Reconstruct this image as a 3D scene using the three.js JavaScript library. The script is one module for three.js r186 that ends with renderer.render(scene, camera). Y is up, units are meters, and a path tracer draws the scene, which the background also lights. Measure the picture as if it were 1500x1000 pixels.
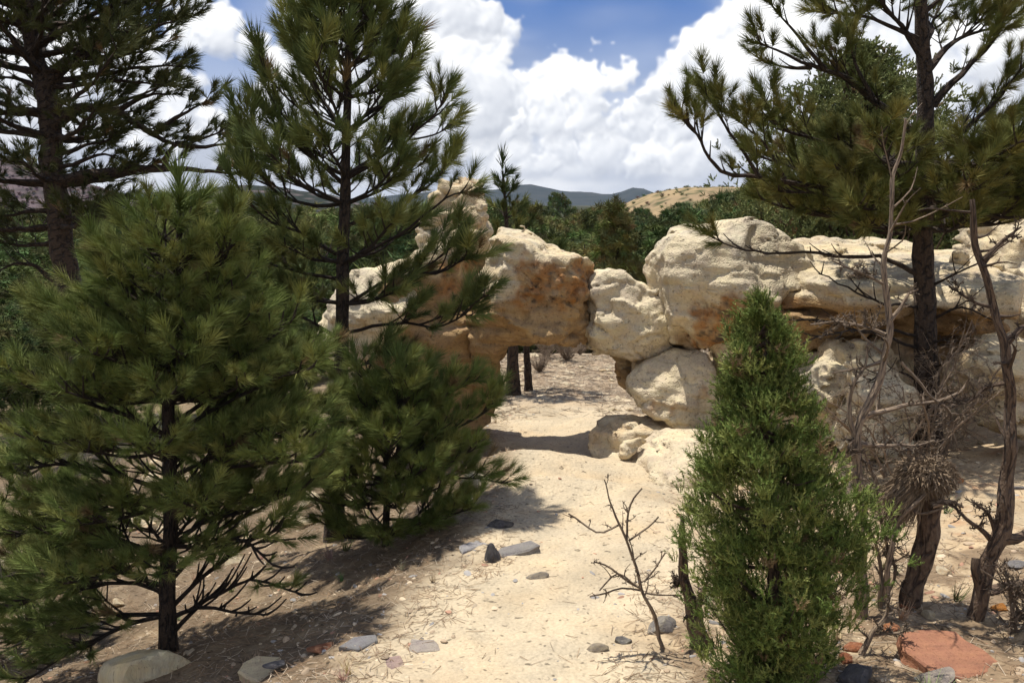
import * as THREE from 'three';
import { toCreasedNormals } from 'three/addons/utils/BufferGeometryUtils.js';

// ───────────────────────── camera, sky, sun, exposure ─────────────────────────
const D2R = Math.PI / 180;
const EYE = 1.65, PITCH = 9.2 * D2R, FOV = 44, FPX = 500 / Math.tan(FOV / 2 * D2R);
const scene = new THREE.Scene();
const camera = new THREE.PerspectiveCamera(FOV, 1024 / 682, 0.05, 20000);
camera.position.set(0, EYE, 0);
camera.rotation.set(-PITCH, 0, 0);
const renderer = new THREE.WebGLRenderer({ antialias: true });
renderer.setSize(1024, 682);
renderer.toneMapping = THREE.LinearToneMapping;
renderer.toneMappingExposure = 1.25;
renderer.shadowMap.enabled = true;
const SUN = new THREE.Vector3(-0.22, 1, -0.21).normalize();
const sun = new THREE.DirectionalLight(new THREE.Color(1.0, 0.955, 0.87), 5.0);
sun.position.copy(SUN).multiplyScalar(60).add(new THREE.Vector3(0, 0, -7));
sun.target.position.set(0, 0, -7);
sun.castShadow = true;
sun.shadow.mapSize.set(4096, 4096);
Object.assign(sun.shadow.camera, { left: -15, right: 15, top: 15, bottom: -15, near: 1, far: 150 });
scene.add(sun, sun.target);

// ───────────────────────── random numbers and noise ─────────────────────────
function rng(seed) {
  let a = seed >>> 0;
  return () => { a |= 0; a = a + 0x6D2B79F5 | 0; let t = Math.imul(a ^ a >>> 15, 1 | a); t = t + Math.imul(t ^ t >>> 7, 61 | t) ^ t; return ((t ^ t >>> 14) >>> 0) / 4294967296; };
}
const PERM = new Uint8Array(520);
{ const r = rng(77), p = [...Array(256).keys()]; for (let i = 255; i > 0; i--) { const j = Math.floor(r() * (i + 1)); [p[i], p[j]] = [p[j], p[i]]; } for (let i = 0; i < 520; i++) PERM[i] = p[i & 255]; }
function grad3(h, x, y, z) { h &= 15; const u = h < 8 ? x : y, v = h < 4 ? y : h === 12 || h === 14 ? x : z; return ((h & 1) ? -u : u) + ((h & 2) ? -v : v); }
const fade = (t) => t * t * t * (t * (t * 6 - 15) + 10);
function noise(x, y, z) {                              // gradient noise, about -1..1
  let X = Math.floor(x), Y = Math.floor(y), Z = Math.floor(z);
  x -= X; y -= Y; z -= Z; X &= 255; Y &= 255; Z &= 255;
  const u = fade(x), v = fade(y), q = fade(z), A = PERM[X] + Y, B = PERM[X + 1] + Y, AA = PERM[A & 255] + Z, AB = PERM[(A + 1) & 255] + Z, BA = PERM[B & 255] + Z, BB = PERM[(B + 1) & 255] + Z;
  const a = grad3(PERM[AA], x, y, z), b = grad3(PERM[BA], x - 1, y, z), c = grad3(PERM[AB], x, y - 1, z), d = grad3(PERM[BB], x - 1, y - 1, z);
  const e = grad3(PERM[(AA + 1)], x, y, z - 1), f = grad3(PERM[(BA + 1)], x - 1, y, z - 1), g = grad3(PERM[(AB + 1)], x, y - 1, z - 1), h = grad3(PERM[(BB + 1)], x - 1, y - 1, z - 1);
  const k0 = a + u * (b - a), k1 = c + u * (d - c), k2 = e + u * (f - e), k3 = g + u * (h - g), l0 = k0 + v * (k1 - k0), l1 = k2 + v * (k3 - k2);
  return l0 + q * (l1 - l0);
}
function pnoise(x, y, z, per, perY = per) {                       // the same, repeating every `per`
  let X = Math.floor(x), Y = Math.floor(y), Z = Math.floor(z);
  x -= X; y -= Y; z -= Z;
  const w = (a) => ((a % per) + per) % per & 255, wY = (a) => ((a % perY) + perY) % perY & 255;
  const X1 = w(X + 1), Y1 = wY(Y + 1), Z1 = (Z + 1) & 255; X = w(X); Y = wY(Y); Z &= 255;
  const u = fade(x), v = fade(y), q = fade(z);
  const A = PERM[X], B = PERM[X1];
  const AA = PERM[A + Y], AB = PERM[A + Y1], BA = PERM[B + Y], BB = PERM[B + Y1];
  const L = (t, a, b) => a + t * (b - a);
  return L(q, L(v, L(u, grad3(PERM[AA + Z], x, y, z), grad3(PERM[BA + Z], x - 1, y, z)), L(u, grad3(PERM[AB + Z], x, y - 1, z), grad3(PERM[BB + Z], x - 1, y - 1, z))),
    L(v, L(u, grad3(PERM[AA + Z1], x, y, z - 1), grad3(PERM[BA + Z1], x - 1, y, z - 1)), L(u, grad3(PERM[AB + Z1], x, y - 1, z - 1), grad3(PERM[BB + Z1], x - 1, y - 1, z - 1))));
}
function fbm(x, y, z, oct = 4) { let s = 0, a = 1, f = 1, n = 0; for (let i = 0; i < oct; i++) { s += a * noise(x * f, y * f, z * f + i * 17.3); n += a; a *= 0.5; f *= 2.03; } return s / n; }
function tfbm(x, y, per, oct, seed) { let s = 0, a = 1, n = 0, f = 1; for (let i = 0; i < oct; i++) { s += a * pnoise(x * per * f, y * per * f, seed + i * 7.7, per * f); n += a; a *= 0.55; f *= 2; } return s / n; } // tiles over 0..1
const clamp = (x, a = 0, b = 1) => Math.min(b, Math.max(a, x));
const smooth = (a, b, x) => { const t = clamp((x - a) / (b - a)); return t * t * (3 - 2 * t); };
const mix = (a, b, t) => a + (b - a) * t;
const mix3 = (a, b, t) => [mix(a[0], b[0], t), mix(a[1], b[1], t), mix(a[2], b[2], t)];
const V = (x, y, z) => new THREE.Vector3(x, y, z);

// a direction of sight (1500 x 1000 picture) and the point on it at distance d in front
function ray(px, py) {
  const a = px - 750, b = 500 - py, c = Math.cos(PITCH), s = Math.sin(PITCH);
  return V(a, b * c - FPX * s, -b * s - FPX * c);
}
function P(px, py, d) { const r = ray(px, py), k = d / -r.z; return V(r.x * k, EYE + r.y * k, -d); }

// ───────────────────────── the sky: air and cumulus ─────────────────────────
function makeSky() {
  const SW = 4096, SH = 2048, HALF = SH / 2, data = new Float32Array(SW * SH * 4);
  const rnd = rng(5);
  const put = (i, c) => { data[i] = c[0]; data[i + 1] = c[1]; data[i + 2] = c[2]; data[i + 3] = 1; };
  const PPD = SW / 360;                                             // pixels per degree
  const top = Math.round(62 * PPD);                                 // cumulus rows, horizon upward
  const R = new Float32Array(SW * top), G = new Float32Array(SW * top), B = new Float32Array(SW * top);
  const air = (el) => { const t = Math.pow(clamp(el / 60), 0.6); return mix3([0.40, 0.55, 0.80], [0.055, 0.17, 0.50], clamp(t * 2.1)); };
  // thin high veil + pale bank low down
  for (let y = 0; y < top; y++) for (let x = 0; x < SW; x++) {
    const el = (y + 0.5) / PPD, az = x / PPD;
    let c = air(el);
    const nx = Math.cos(az * D2R), nz = Math.sin(az * D2R);
    const n = fbm(nx * 5, el * 0.16, nz * 5, 3);
    const veil = smooth(-0.1, 0.5, n) * 0.35 * smooth(40, 8, el);
    c = mix3(c, [0.80, 0.84, 0.92], veil);
    const low = smooth(13, 2, el + n * 7);
    const n2 = fbm(nx * 9 + 4, el * 0.5, nz * 9, 3);
    c = mix3(c, mix3([0.56, 0.60, 0.69], [0.93, 0.94, 0.96], smooth(-0.25, 0.35, n2)), low * 0.95);
    const i = y * SW + x; R[i] = c[0]; G[i] = c[1]; B[i] = c[2];
  }
  // cumulus: heaps of puffs on a flat base, far ones first
  const wx = new Float32Array(SW * top), wy = new Float32Array(SW * top);
  for (let y = 0; y < top; y++) for (let x = 0; x < SW; x++) {
    const el = y / PPD, az = x / PPD, nx = Math.cos(az * D2R), nz = Math.sin(az * D2R), i = y * SW + x;
    let a = 0, b = 0, am = 1.0, f = 16;
    for (let o = 0; o < 4; o++) { a += am * noise(nx * f + 3, el * f / 57, nz * f); b += am * noise(nx * f + 91, el * f / 57 + 5, nz * f); am *= 0.58; f *= 2.1; }
    wx[i] = a * 1.5; wy[i] = b * 1.3;
  }
  const clouds = [];
  const view = (px, py) => { const r = ray(px, py).normalize(); return [Math.atan2(r.x, -r.z) / D2R, Math.asin(r.y) / D2R]; };
  const W2 = (az) => ((az - 90 + 180 + 720) % 360) * PPD;            // azimuth (0 = -z, + = right) to column: atan2(z,x)
  function heap(az, el, w, h, n, soft = 1) {                        // base elevation, width, height in degrees
    const puffs = [];
    for (let k = 0; k < n; k++) {
      const u = rnd() * 2 - 1, hgt = h * Math.pow(1 - u * u * 0.9, 0.8), r = (0.16 + 0.26 * rnd()) * Math.min(h, w) * (1 - 0.45 * Math.abs(u));
      puffs.push([az + u * w * 0.5, el + r * 0.45 + rnd() * Math.max(0.1, hgt - r), r, rnd() * 0.5 * r]);
    }
    clouds.push({ az, el, w, h, puffs, soft });
  }
  const hv = (px, pyBase, wpx, hpx, n, s) => { const [a, e] = view(px, pyBase); heap(a, e, wpx / 20.5, hpx / 20.5, n, s); };
  // the same kind of sky all the way round: 64 heaps in bands, then those over the arch
  for (let k = 0; k < 150; k++) {
    const e = 1.5 + 50 * Math.pow(rnd(), 1.5), s = 0.55 + e / 28;
    const az = rnd() * 360 - 180;
    if (Math.abs(az) < 37 && e > 0.5) { rnd(); continue; }
    heap(az, e, (9 + 12 * rnd()) * s, (4 + 5.5 * rnd()) * s, 22);
  }
  // the heaps over the arch, far to near
  hv(850, 265, 560, 110, 30); hv(560, 262, 420, 120, 26); hv(1150, 262, 400, 120, 26); hv(280, 240, 300, 80, 18);
  hv(1350, 215, 420, 230, 34); hv(60, 190, 320, 190, 26); hv(560, 215, 320, 250, 44); hv(670, 170, 200, 150, 22);
  hv(870, 205, 250, 120, 34); hv(1095, 215, 250, 190, 44);
  hv(308, 84, 105, 72, 22); hv(490, 100, 130, 120, 24); hv(630, 60, 220, 120, 30); hv(1400, 30, 300, 120, 20); hv(100, 20, 260, 140, 20);
  const L = V(-0.42, 0.80, 0.43).normalize();
  clouds.forEach((c) => {
    const m = 4, e0 = c.el - m * 0.8, e1 = c.el + c.h * 1.25 + m, a0 = c.az - c.w * 0.65 - m, a1 = c.az + c.w * 0.65 + m;
    const y0 = Math.max(0, Math.floor(e0 * PPD)), y1 = Math.min(top - 1, Math.ceil(e1 * PPD)), nx = Math.ceil((a1 - a0) * PPD), ny = y1 - y0 + 1;
    if (ny < 2) return;
    const xs = Math.round(W2(a0)), Hh = new Float32Array(nx * ny), A = new Float32Array(nx * ny);
    for (let j = 0; j < ny; j++) for (let i = 0; i < nx; i++) {
      const X = (xs + i) % SW, q = (y0 + j) * SW + X, sc = Math.min(1.25, c.h / 5.0);
      const az = a0 + i / PPD + wx[q] * sc, el0 = (y0 + j) / PPD, el = el0 + wy[q] * sc;
      let h = 0, cov = 0;
      for (const p of c.puffs) {
        const dx = az - p[0], dy = el - p[1], d2 = dx * dx + dy * dy, r2 = p[2] * p[2];
        if (d2 < r2) { const hh = p[3] + Math.sqrt(r2 - d2); if (hh > h) h = hh; const e = 1 - Math.sqrt(d2 / r2); if (e > cov) cov = e; }
      }
      A[j * nx + i] = smooth(0.0, 0.34 * c.soft, cov) * smooth(c.el - 0.8, c.el + 0.9, el0 + wy[q] * 0.35);
      Hh[j * nx + i] = h + wx[q] * 0.35 * sc;
    }
    const s = Math.max(2, Math.round(c.h * 0.5));
    for (let j = 0; j < ny; j++) for (let i = 0; i < nx; i++) {
      const a = A[j * nx + i]; if (a <= 0) continue;
      const g = (ii, jj) => Hh[clamp(jj, 0, ny - 1) * nx + clamp(ii, 0, nx - 1)];
      const gx = (g(i + s, j) - g(i - s, j)) * PPD / (2 * s), gy = (g(i, j + s) - g(i, j - s)) * PPD / (2 * s);
      const il = 1 / Math.sqrt(gx * gx + gy * gy + 1.2), nl = (-gx * L.x - gy * L.y + 1.1 * L.z) * il;
      const up = clamp(((y0 + j) / PPD - c.el) / c.h);
      const lit = clamp(0.50 + 0.34 * nl + 0.44 * (up - 0.35)) ;
      const col = lit < 0.5 ? mix3([0.44, 0.48, 0.57], [0.80, 0.83, 0.89], lit * 2) : mix3([0.80, 0.83, 0.89], [1.22, 1.22, 1.22], Math.min(1, (lit * 2 - 1) * 1.25));
      const q = (y0 + j) * SW + (xs + i) % SW, fadeLow = smooth(-1, 7, (y0 + j) / PPD) * 0.35 + 0.65;
      R[q] = mix(R[q], col[0], a * fadeLow); G[q] = mix(G[q], col[1], a * fadeLow); B[q] = mix(B[q], col[2], a * fadeLow);
    }
  });
  for (let y = 0; y < SH; y++) for (let x = 0; x < SW; x++) {
    const o = (y * SW + x) * 4, r = y - HALF;
    if (r < 0) put(o, [0.30, 0.26, 0.20]);
    else if (r < top) { const i = r * SW + x; put(o, [R[i], G[i], B[i]]); }
    else {                                                          // overhead: open blue with broken cloud
      const el = (r + 0.5) / PPD, az = x / PPD, k = Math.cos(el * D2R), nx = Math.cos(az * D2R) * k, nz = Math.sin(az * D2R) * k;
      const n = (x & 3) || (r & 3) ? null : fbm(nx * 3.2, 2, nz * 3.2, 3);
      if (n === null) { const b0 = ((y - (r & 3)) * SW + (x - (x & 3))) * 4; put(o, [data[b0], data[b0 + 1], data[b0 + 2]]); }
      else put(o, mix3(air(el), [0.88, 0.90, 0.94], smooth(-0.05, 0.4, n) * 0.8 * smooth(61, 68, el) + smooth(-0.25, 0.5, n) * 0.0));
    }
  }
  const t = new THREE.DataTexture(data, SW, SH, THREE.RGBAFormat, THREE.FloatType);
  t.mapping = THREE.EquirectangularReflectionMapping; t.magFilter = t.minFilter = THREE.LinearFilter; t.needsUpdate = true;
  return t;
}
const skyTex = makeSky();
scene.background = skyTex;
scene.environment = skyTex;
scene.backgroundIntensity = scene.environmentIntensity = 0.82;

// ───────────────────────── naming ─────────────────────────
const taken = new Map();
function numbered(n) { const k = taken.get(n) ?? 0; taken.set(n, k + 1); return k ? n + '_' + String(k).padStart(3, '0') : n; }
function tag(o, label, category, group) { o.userData.label = label; o.userData.category = category; if (group) o.userData.group = group; return o; }
function thing(name, label, category, at, group) { const o = new THREE.Group(); o.name = numbered(name); o.position.copy(at); scene.add(o); return tag(o, label, category, group); }
const shade = (m) => { m.castShadow = m.receiveShadow = true; return m; };

// ───────────────────────── textures ─────────────────────────
function tex(n, fn, srgb) {
  const d = new Uint8Array(n * n * 4);
  for (let y = 0; y < n; y++) for (let x = 0; x < n; x++) { const c = fn(x / n, y / n), o = (y * n + x) * 4; d[o] = clamp(c[0]) * 255; d[o + 1] = clamp(c[1]) * 255; d[o + 2] = clamp(c[2]) * 255; d[o + 3] = 255; }
  const t = new THREE.DataTexture(d, n, n); t.wrapS = t.wrapT = THREE.RepeatWrapping; t.magFilter = THREE.LinearFilter; t.minFilter = THREE.LinearMipmapLinearFilter; t.generateMipmaps = true;
  if (srgb) t.colorSpace = THREE.SRGBColorSpace; t.needsUpdate = true; return t;
}
const grey = (v) => [v, v, v];
const sandMap = tex(1024, (u, v) => {
  const a = tfbm(u, v, 6, 4, 3), g = tfbm(u, v, 90, 3, 11), s = tfbm(u, v, 40, 2, 23);
  let k = 0.86 + 0.10 * a + 0.11 * g; const dark = smooth(0.33, 0.5, s) * 0.30; k -= dark;
  return [k, k * (0.985 - 0.02 * a), k * (0.955 - 0.05 * a)];
}, true);
const sandBump = tex(768, (u, v) => grey(0.5 + 0.22 * tfbm(u, v, 8, 4, 31) + 0.26 * tfbm(u, v, 48, 4, 41) + 0.2 * smooth(0.2, 0.5, tfbm(u, v, 30, 2, 9))));
const rockMap = tex(1024, (u, v) => {
  const a = tfbm(u, v, 4, 5, 61), g = tfbm(u, v, 70, 3, 71), st = tfbm(u * 1, v * 1, 14, 4, 83), sp = tfbm(u, v, 55, 2, 93);
  const wv = v + 0.02 * pnoise(u * 5, v * 5, 1.5, 5); let k = 0.88 + 0.14 * a + 0.08 * g + 0.05 * st + 0.06 * pnoise(u * 3, wv * 24, 4.5, 3, 24) - smooth(0.3, 0.55, sp) * 0.22;
  return [k, k * (0.985 + 0.03 * st), k * (0.96 - 0.07 * a)];
}, true);
const rockBump = tex(768, (u, v) => { const p = tfbm(u, v, 12, 5, 103), q = tfbm(u, v, 36, 3, 113); const wv = v + 0.02 * pnoise(u * 5, v * 5, 1.5, 5), b = pnoise(u * 3, wv * 24, 4.5, 3, 24) + 0.6 * pnoise(u * 6, wv * 60, 7.5, 6, 60); const cr = Math.abs(tfbm(u, v, 5, 3, 150)); return grey(-0.16 * smooth(0.03, 0.0, cr) * smooth(0.0, 0.3, tfbm(u, v, 3, 2, 170)) + 0.55 + 0.3 * p - 0.3 * smooth(0.2, 0.5, q) + 0.09 * b + 0.1 * tfbm(u, v, 120, 2, 5)); });
const plates = (u, v) => { const wu = u + 0.03 * pnoise(u * 6, v * 6, 3.1, 6), n = Math.abs(pnoise(wu * 7, v * 4, 12.2, 7, 4)) + 0.5 * Math.abs(pnoise(wu * 15, v * 9, 2.7, 15, 9)); return smooth(0.02, 0.3, n); };
const barkMap = tex(512, (u, v) => { const p = plates(u, v), a = tfbm(u, v, 24, 3, 121), k = 0.55 + 0.28 * p + 0.22 * a; return [k, k * (0.93 + 0.04 * a), k * (0.88 - 0.05 * p)]; }, true);
const barkBump = tex(512, (u, v) => grey(0.15 + 0.6 * plates(u, v) + 0.25 * tfbm(u, v, 30, 3, 131)));
const rep = (t, x, y = x) => { const c = t.clone(); c.repeat.set(x, y); c.needsUpdate = true; return c; };

const M = {
  ground: new THREE.MeshPhysicalMaterial({ specularIntensity: 0.25, name: 'sandy_soil', vertexColors: true, roughness: 1, map: rep(sandMap, 0.7), bumpMap: rep(sandBump, 0.7), bumpScale: 0.03 }),
  rock: new THREE.MeshPhysicalMaterial({ specularIntensity: 0.25, name: 'sandstone', vertexColors: true, roughness: 0.95, map: rep(rockMap, 0.9), bumpMap: rep(rockBump, 0.9), bumpScale: 0.04 }),
  stone: new THREE.MeshPhysicalMaterial({ specularIntensity: 0.25, name: 'loose_stone', vertexColors: true, roughness: 0.9, map: rep(rockMap, 2.6), bumpMap: rep(rockBump, 3), bumpScale: 0.008 }),
  bark: new THREE.MeshStandardMaterial({ name: 'pine_bark', color: new THREE.Color().setRGB(0.085, 0.066, 0.056), roughness: 1, map: barkMap, bumpMap: barkBump, bumpScale: 0.03 }),
  greyWood: new THREE.MeshStandardMaterial({ name: 'dead_grey_wood', color: new THREE.Color().setRGB(0.44, 0.38, 0.335), roughness: 1, map: barkMap, bumpMap: barkBump, bumpScale: 0.008 }),
  darkWood: new THREE.MeshStandardMaterial({ name: 'rough_dark_bark', color: new THREE.Color().setRGB(0.20, 0.155, 0.13), roughness: 1, map: barkMap, bumpMap: barkBump, bumpScale: 0.016 }),
  shred: new THREE.MeshStandardMaterial({ name: 'shredded_wood', color: new THREE.Color().setRGB(0.21, 0.15, 0.095), roughness: 1, side: THREE.DoubleSide }),
  needle: new THREE.MeshPhysicalMaterial({ name: 'pine_needles', vertexColors: true, roughness: 0.9, specularIntensity: 0.4, side: THREE.DoubleSide }),
  juniper: new THREE.MeshPhysicalMaterial({ name: 'juniper_scales', vertexColors: true, roughness: 0.8, specularIntensity: 0.4, side: THREE.DoubleSide }),
  juniperFar: new THREE.MeshPhysicalMaterial({ name: 'evergreen_sprays', color: 0xffffff, roughness: 0.8, specularIntensity: 0.4, side: THREE.DoubleSide }),
  leaf: new THREE.MeshPhysicalMaterial({ name: 'distant_foliage', color: 0xffffff, specularIntensity: 0.3, roughness: 0.9, side: THREE.DoubleSide }),
  litter: new THREE.MeshStandardMaterial({ name: 'dry_litter', color: 0xffffff, roughness: 1, side: THREE.DoubleSide }),
  hill: new THREE.MeshPhysicalMaterial({ specularIntensity: 0, name: 'dry_hillside', vertexColors: true, roughness: 1 }),
};

// ───────────────────────── the ground ─────────────────────────
const PROFILE = [[-40, 0.9], [0, 0.06], [2.7, 0.0], [4.2, -0.1], [6, -0.27], [7.2, -0.43], [9, -0.56], [10.5, -0.70], [14, -0.86], [18, -1.5], [24, -3.0], [34, -4.6], [60, -5.6], [110, -4.2], [200, -2.2], [600, -1.5], [9000, -3]];
function profile(d) {
  let i = 0; while (i < PROFILE.length - 2 && PROFILE[i + 1][0] < d) i++;
  const [a, b] = [PROFILE[i], PROFILE[i + 1]], t = clamp((d - a[0]) / (b[0] - a[0]));
  return mix(a[1], b[1], t);
}
const prof = (d) => d > 0 && d < 16 ? (profile(d - 0.5) + profile(d + 0.5) + 2 * profile(d)) / 4 : (profile(d - 2) + profile(d) + profile(d + 2)) / 3;
const PATH = [[0, -0.1, 0.5], [2.7, 0.0, 0.43], [3.4, 0.14, 0.45], [4.2, 0.40, 0.46], [6, 0.68, 0.58], [8, 0.55, 0.62], [10, 0.5, 0.8], [14, 0.7, 1.2], [20, 1, 1]];
function path(d) { let i = 0; while (i < PATH.length - 2 && PATH[i + 1][0] < d) i++; const a = PATH[i], b = PATH[i + 1], t = smooth(0, 1, clamp((d - a[0]) / (b[0] - a[0]))); return [mix(a[1], b[1], t), mix(a[2], b[2], t)]; }
const bump2 = (x, z, cx, cz, rx, rz) => Math.exp(-(((x - cx) / rx) ** 2 + ((z - cz) / rz) ** 2));
function height(x, z) {
  const d = -z, [c, w] = path(d), l = Math.max(0, c - w - x), r = Math.max(0, x - c - w);
  const near = smooth(40, 12, Math.hypot(x, z));
  let y = prof(d);
  y += near * (-0.27 * Math.min(l, 2.2) * smooth(0.05, 0.7, l) * smooth(9, 7, d)* smooth(1.5, 3, d) - 0.1 * Math.min(l, 5) * smooth(7, 9, d) + 0.12 * Math.min(r, 4) * smooth(0, 0.6, r));
  if (Math.hypot(x, z) < 30) {
    y += 0.19 * bump2(x, z, 0.15, -5.8, 0.62, 0.36) + 0.10 * bump2(x, z, 0.32, -5.2, 0.38, 0.2) + 0.05 * bump2(x, z, 0.75, -4.9, 0.3, 0.3);
    y += 0.17 * bump2(x, z, 1.3, -6.35, 0.55, 0.42) - 0.10 * bump2(x, z, 0.35, -6.65, 0.8, 0.35) + 0.10 * bump2(x, z, 0.85, -7.9, 0.6, 0.45);
    y += 0.05 * fbm(x * 0.9, 3, z * 0.9, 3) + 0.018 * fbm(x * 4, 1, z * 4, 3) * (1 + 1.2 * smooth(0, 0.4, l + r)) + 0.008 * fbm(x * 16, 7, z * 16, 2) + 0.016 * Math.abs(noise(x * 2.3, 11, z * 2.3)) - 0.012 * smooth(0.25, 0.5, noise(x * 5.5, 21, z * 4));
  } else y += 0.5 * near;
  const R = Math.hypot(x, z);
  if (R > 30) y += 0.6 * fbm(x * 0.03, 5, z * 0.03, 3) * smooth(30, 80, R);
  return y;
}
function G(px, py) {                                                // where a line of sight meets the ground
  const r = ray(px, py).normalize(); let t = 1;
  for (let i = 0; i < 4000; i++) { const x = r.x * t, y = EYE + r.y * t, z = r.z * t; if (y < height(x, z)) break; t += 0.01 + t * 0.0005; }
  const x = r.x * t, z = r.z * t; return V(x, height(x, z), z);
}
const on = (x, z, dy = 0) => V(x, height(x, z) + dy, z);

const SAND = [0.65, 0.55, 0.405], SAND2 = [0.60, 0.48, 0.33], LITTER = [0.27, 0.20, 0.135], ROCKY = [0.50, 0.38, 0.25], REDDISH = [0.45, 0.27, 0.165];
function groundColor(x, z) {
  const d = -z, [c, w] = path(d), e = Math.abs(x - c) - w, n = fbm(x * 2.1, 9, z * 2.1, 4), m = fbm(x * 7, 2, z * 7, 3), R = Math.hypot(x, z);
  let col = mix3(SAND, SAND2, smooth(-0.1, 0.5, n + 0.3 * m));
  const off = smooth(-0.05, 0.35, e + n * 0.35 + m * 0.12);
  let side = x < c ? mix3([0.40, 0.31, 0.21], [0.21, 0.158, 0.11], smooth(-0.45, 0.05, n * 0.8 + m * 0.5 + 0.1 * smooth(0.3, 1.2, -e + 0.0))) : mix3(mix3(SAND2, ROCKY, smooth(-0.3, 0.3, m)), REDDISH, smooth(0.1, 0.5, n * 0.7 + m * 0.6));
  if (x > c && d < 3.6) side = mix3(side, LITTER, smooth(-0.1, 0.3, m + 0.2));
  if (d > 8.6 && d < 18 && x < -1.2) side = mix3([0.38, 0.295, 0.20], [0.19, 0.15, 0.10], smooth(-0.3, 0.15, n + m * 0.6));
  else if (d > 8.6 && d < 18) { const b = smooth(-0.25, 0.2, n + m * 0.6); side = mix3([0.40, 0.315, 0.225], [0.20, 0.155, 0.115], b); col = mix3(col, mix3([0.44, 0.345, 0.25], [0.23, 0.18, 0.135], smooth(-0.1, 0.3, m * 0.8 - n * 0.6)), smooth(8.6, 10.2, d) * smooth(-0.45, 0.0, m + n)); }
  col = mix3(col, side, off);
  if (R > 16) { const s = fbm(x * 0.15, 4, z * 0.15, 3); col = mix3(col, mix3([0.36, 0.29, 0.19], [0.16, 0.15, 0.085], smooth(-0.3, 0.3, s)), smooth(16, 22, R)); col = mix3(col, mix3([0.045, 0.052, 0.028], [0.14, 0.115, 0.07], smooth(0.05, 0.4, fbm(x * 0.15, 8, z * 0.15, 3))), smooth(60, 110, R)); }
  const g = (1 + 0.18 * m) * (1 - 0.16 * smooth(0.1, 0.45, fbm(x * 1.3 + 7, 3, z * 1.3, 3)));
  return [col[0] * g, col[1] * g, col[2] * g];
}
{
  const axis = (n, fine0, fine1, lo, hi) => {                       // points dense between fine0 and fine1, ever wider outside
    const out = [], nf = Math.floor(n * 0.72), nl = Math.floor(n * 0.14), step = (fine1 - fine0) / nf;
    const far = (len, k) => { let s = 1.05; for (let i = 0; i < 60; i++) { const tot = step * s * (Math.pow(s, k) - 1) / (s - 1); s *= Math.pow(len / tot, 1 / k); } return s; };
    const sl = far(fine0 - lo, nl), sh = far(hi - fine1, nl), left = []; let x = fine0, st = step;
    for (let i = 0; i < nl; i++) { st *= sl; x -= st; left.push(x); }
    out.push(...left.reverse());
    for (let i = 0; i <= nf; i++) out.push(fine0 + step * i);
    x = fine1; st = step; for (let i = 0; i < nl; i++) { st *= sh; x += st; out.push(x); }
    return out;
  };
  const xs = axis(410, -2.6, 2.9, -7000, 7000), zs = axis(590, -13, -2.2, -7000, 400);
  const nx = xs.length, nz = zs.length, pos = new Float32Array(nx * nz * 3), col = new Float32Array(nx * nz * 3), uv = new Float32Array(nx * nz * 2), idx = [];
  for (let j = 0; j < nz; j++) for (let i = 0; i < nx; i++) {
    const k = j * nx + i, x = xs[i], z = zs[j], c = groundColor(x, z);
    pos.set([x, height(x, z), z], k * 3); col.set(c, k * 3); uv.set([x, z], k * 2);
    if (i < nx - 1 && j < nz - 1) idx.push(k, k + nx, k + 1, k + 1, k + nx, k + nx + 1);
  }
  const g = new THREE.BufferGeometry();
  g.setAttribute('position', new THREE.BufferAttribute(pos, 3)); g.setAttribute('color', new THREE.BufferAttribute(col, 3)); g.setAttribute('uv', new THREE.BufferAttribute(uv, 2)); g.setIndex(idx); g.computeVertexNormals();
  const o = shade(new THREE.Mesh(g, M.ground)); o.name = 'ground'; o.userData = { kind: 'structure', label: 'pale sandy trail and stony soil running under the arch' }; scene.add(o);
}

// ───────────────────────── hills and mountains ─────────────────────────
function hill(name, label, cx, cz, rx, rz, n, hf, cf) {
  const pos = [], col = [], idx = [];
  for (let j = 0; j <= n; j++) for (let i = 0; i <= n; i++) {
    const x = cx + (i / n * 2 - 1) * rx, z = cz + (j / n * 2 - 1) * rz, y = hf(x, z, i / n * 2 - 1, j / n * 2 - 1);
    pos.push(x, y, z); col.push(...cf(x, y, z));
    if (i < n && j < n) { const k = j * (n + 1) + i; idx.push(k, k + n + 1, k + 1, k + 1, k + n + 1, k + n + 2); }
  }
  const g = new THREE.BufferGeometry(); g.setAttribute('position', new THREE.Float32BufferAttribute(pos, 3)); g.setAttribute('color', new THREE.Float32BufferAttribute(col, 3)); g.setIndex(idx); g.computeVertexNormals();
  const o = shade(new THREE.Mesh(g, M.hill)); o.name = name; o.userData = { kind: 'structure', label }; scene.add(o);
}
const tanHeight = (x, z) => -8 + 12.9 * Math.exp(-(((x - 40) / 27) ** 4) - (((z + 150) / 40) ** 2)) + 1.2 * fbm(x * 0.05, 1, z * 0.05, 4);
hill('dry_grass_hill', 'tan grassy hill dotted with scrub behind the valley trees', 50, -150, 70, 80, 110, tanHeight,
  (x, y, z) => { const n = fbm(x * 0.5, 2, z * 0.5, 4), m = fbm(x * 0.06, 7, z * 0.06, 3); return mix3(mix3([0.29, 0.215, 0.125], [0.21, 0.15, 0.10], smooth(-0.2, 0.4, m)), [0.07, 0.075, 0.04], smooth(0.0, 0.22, n)); });
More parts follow.
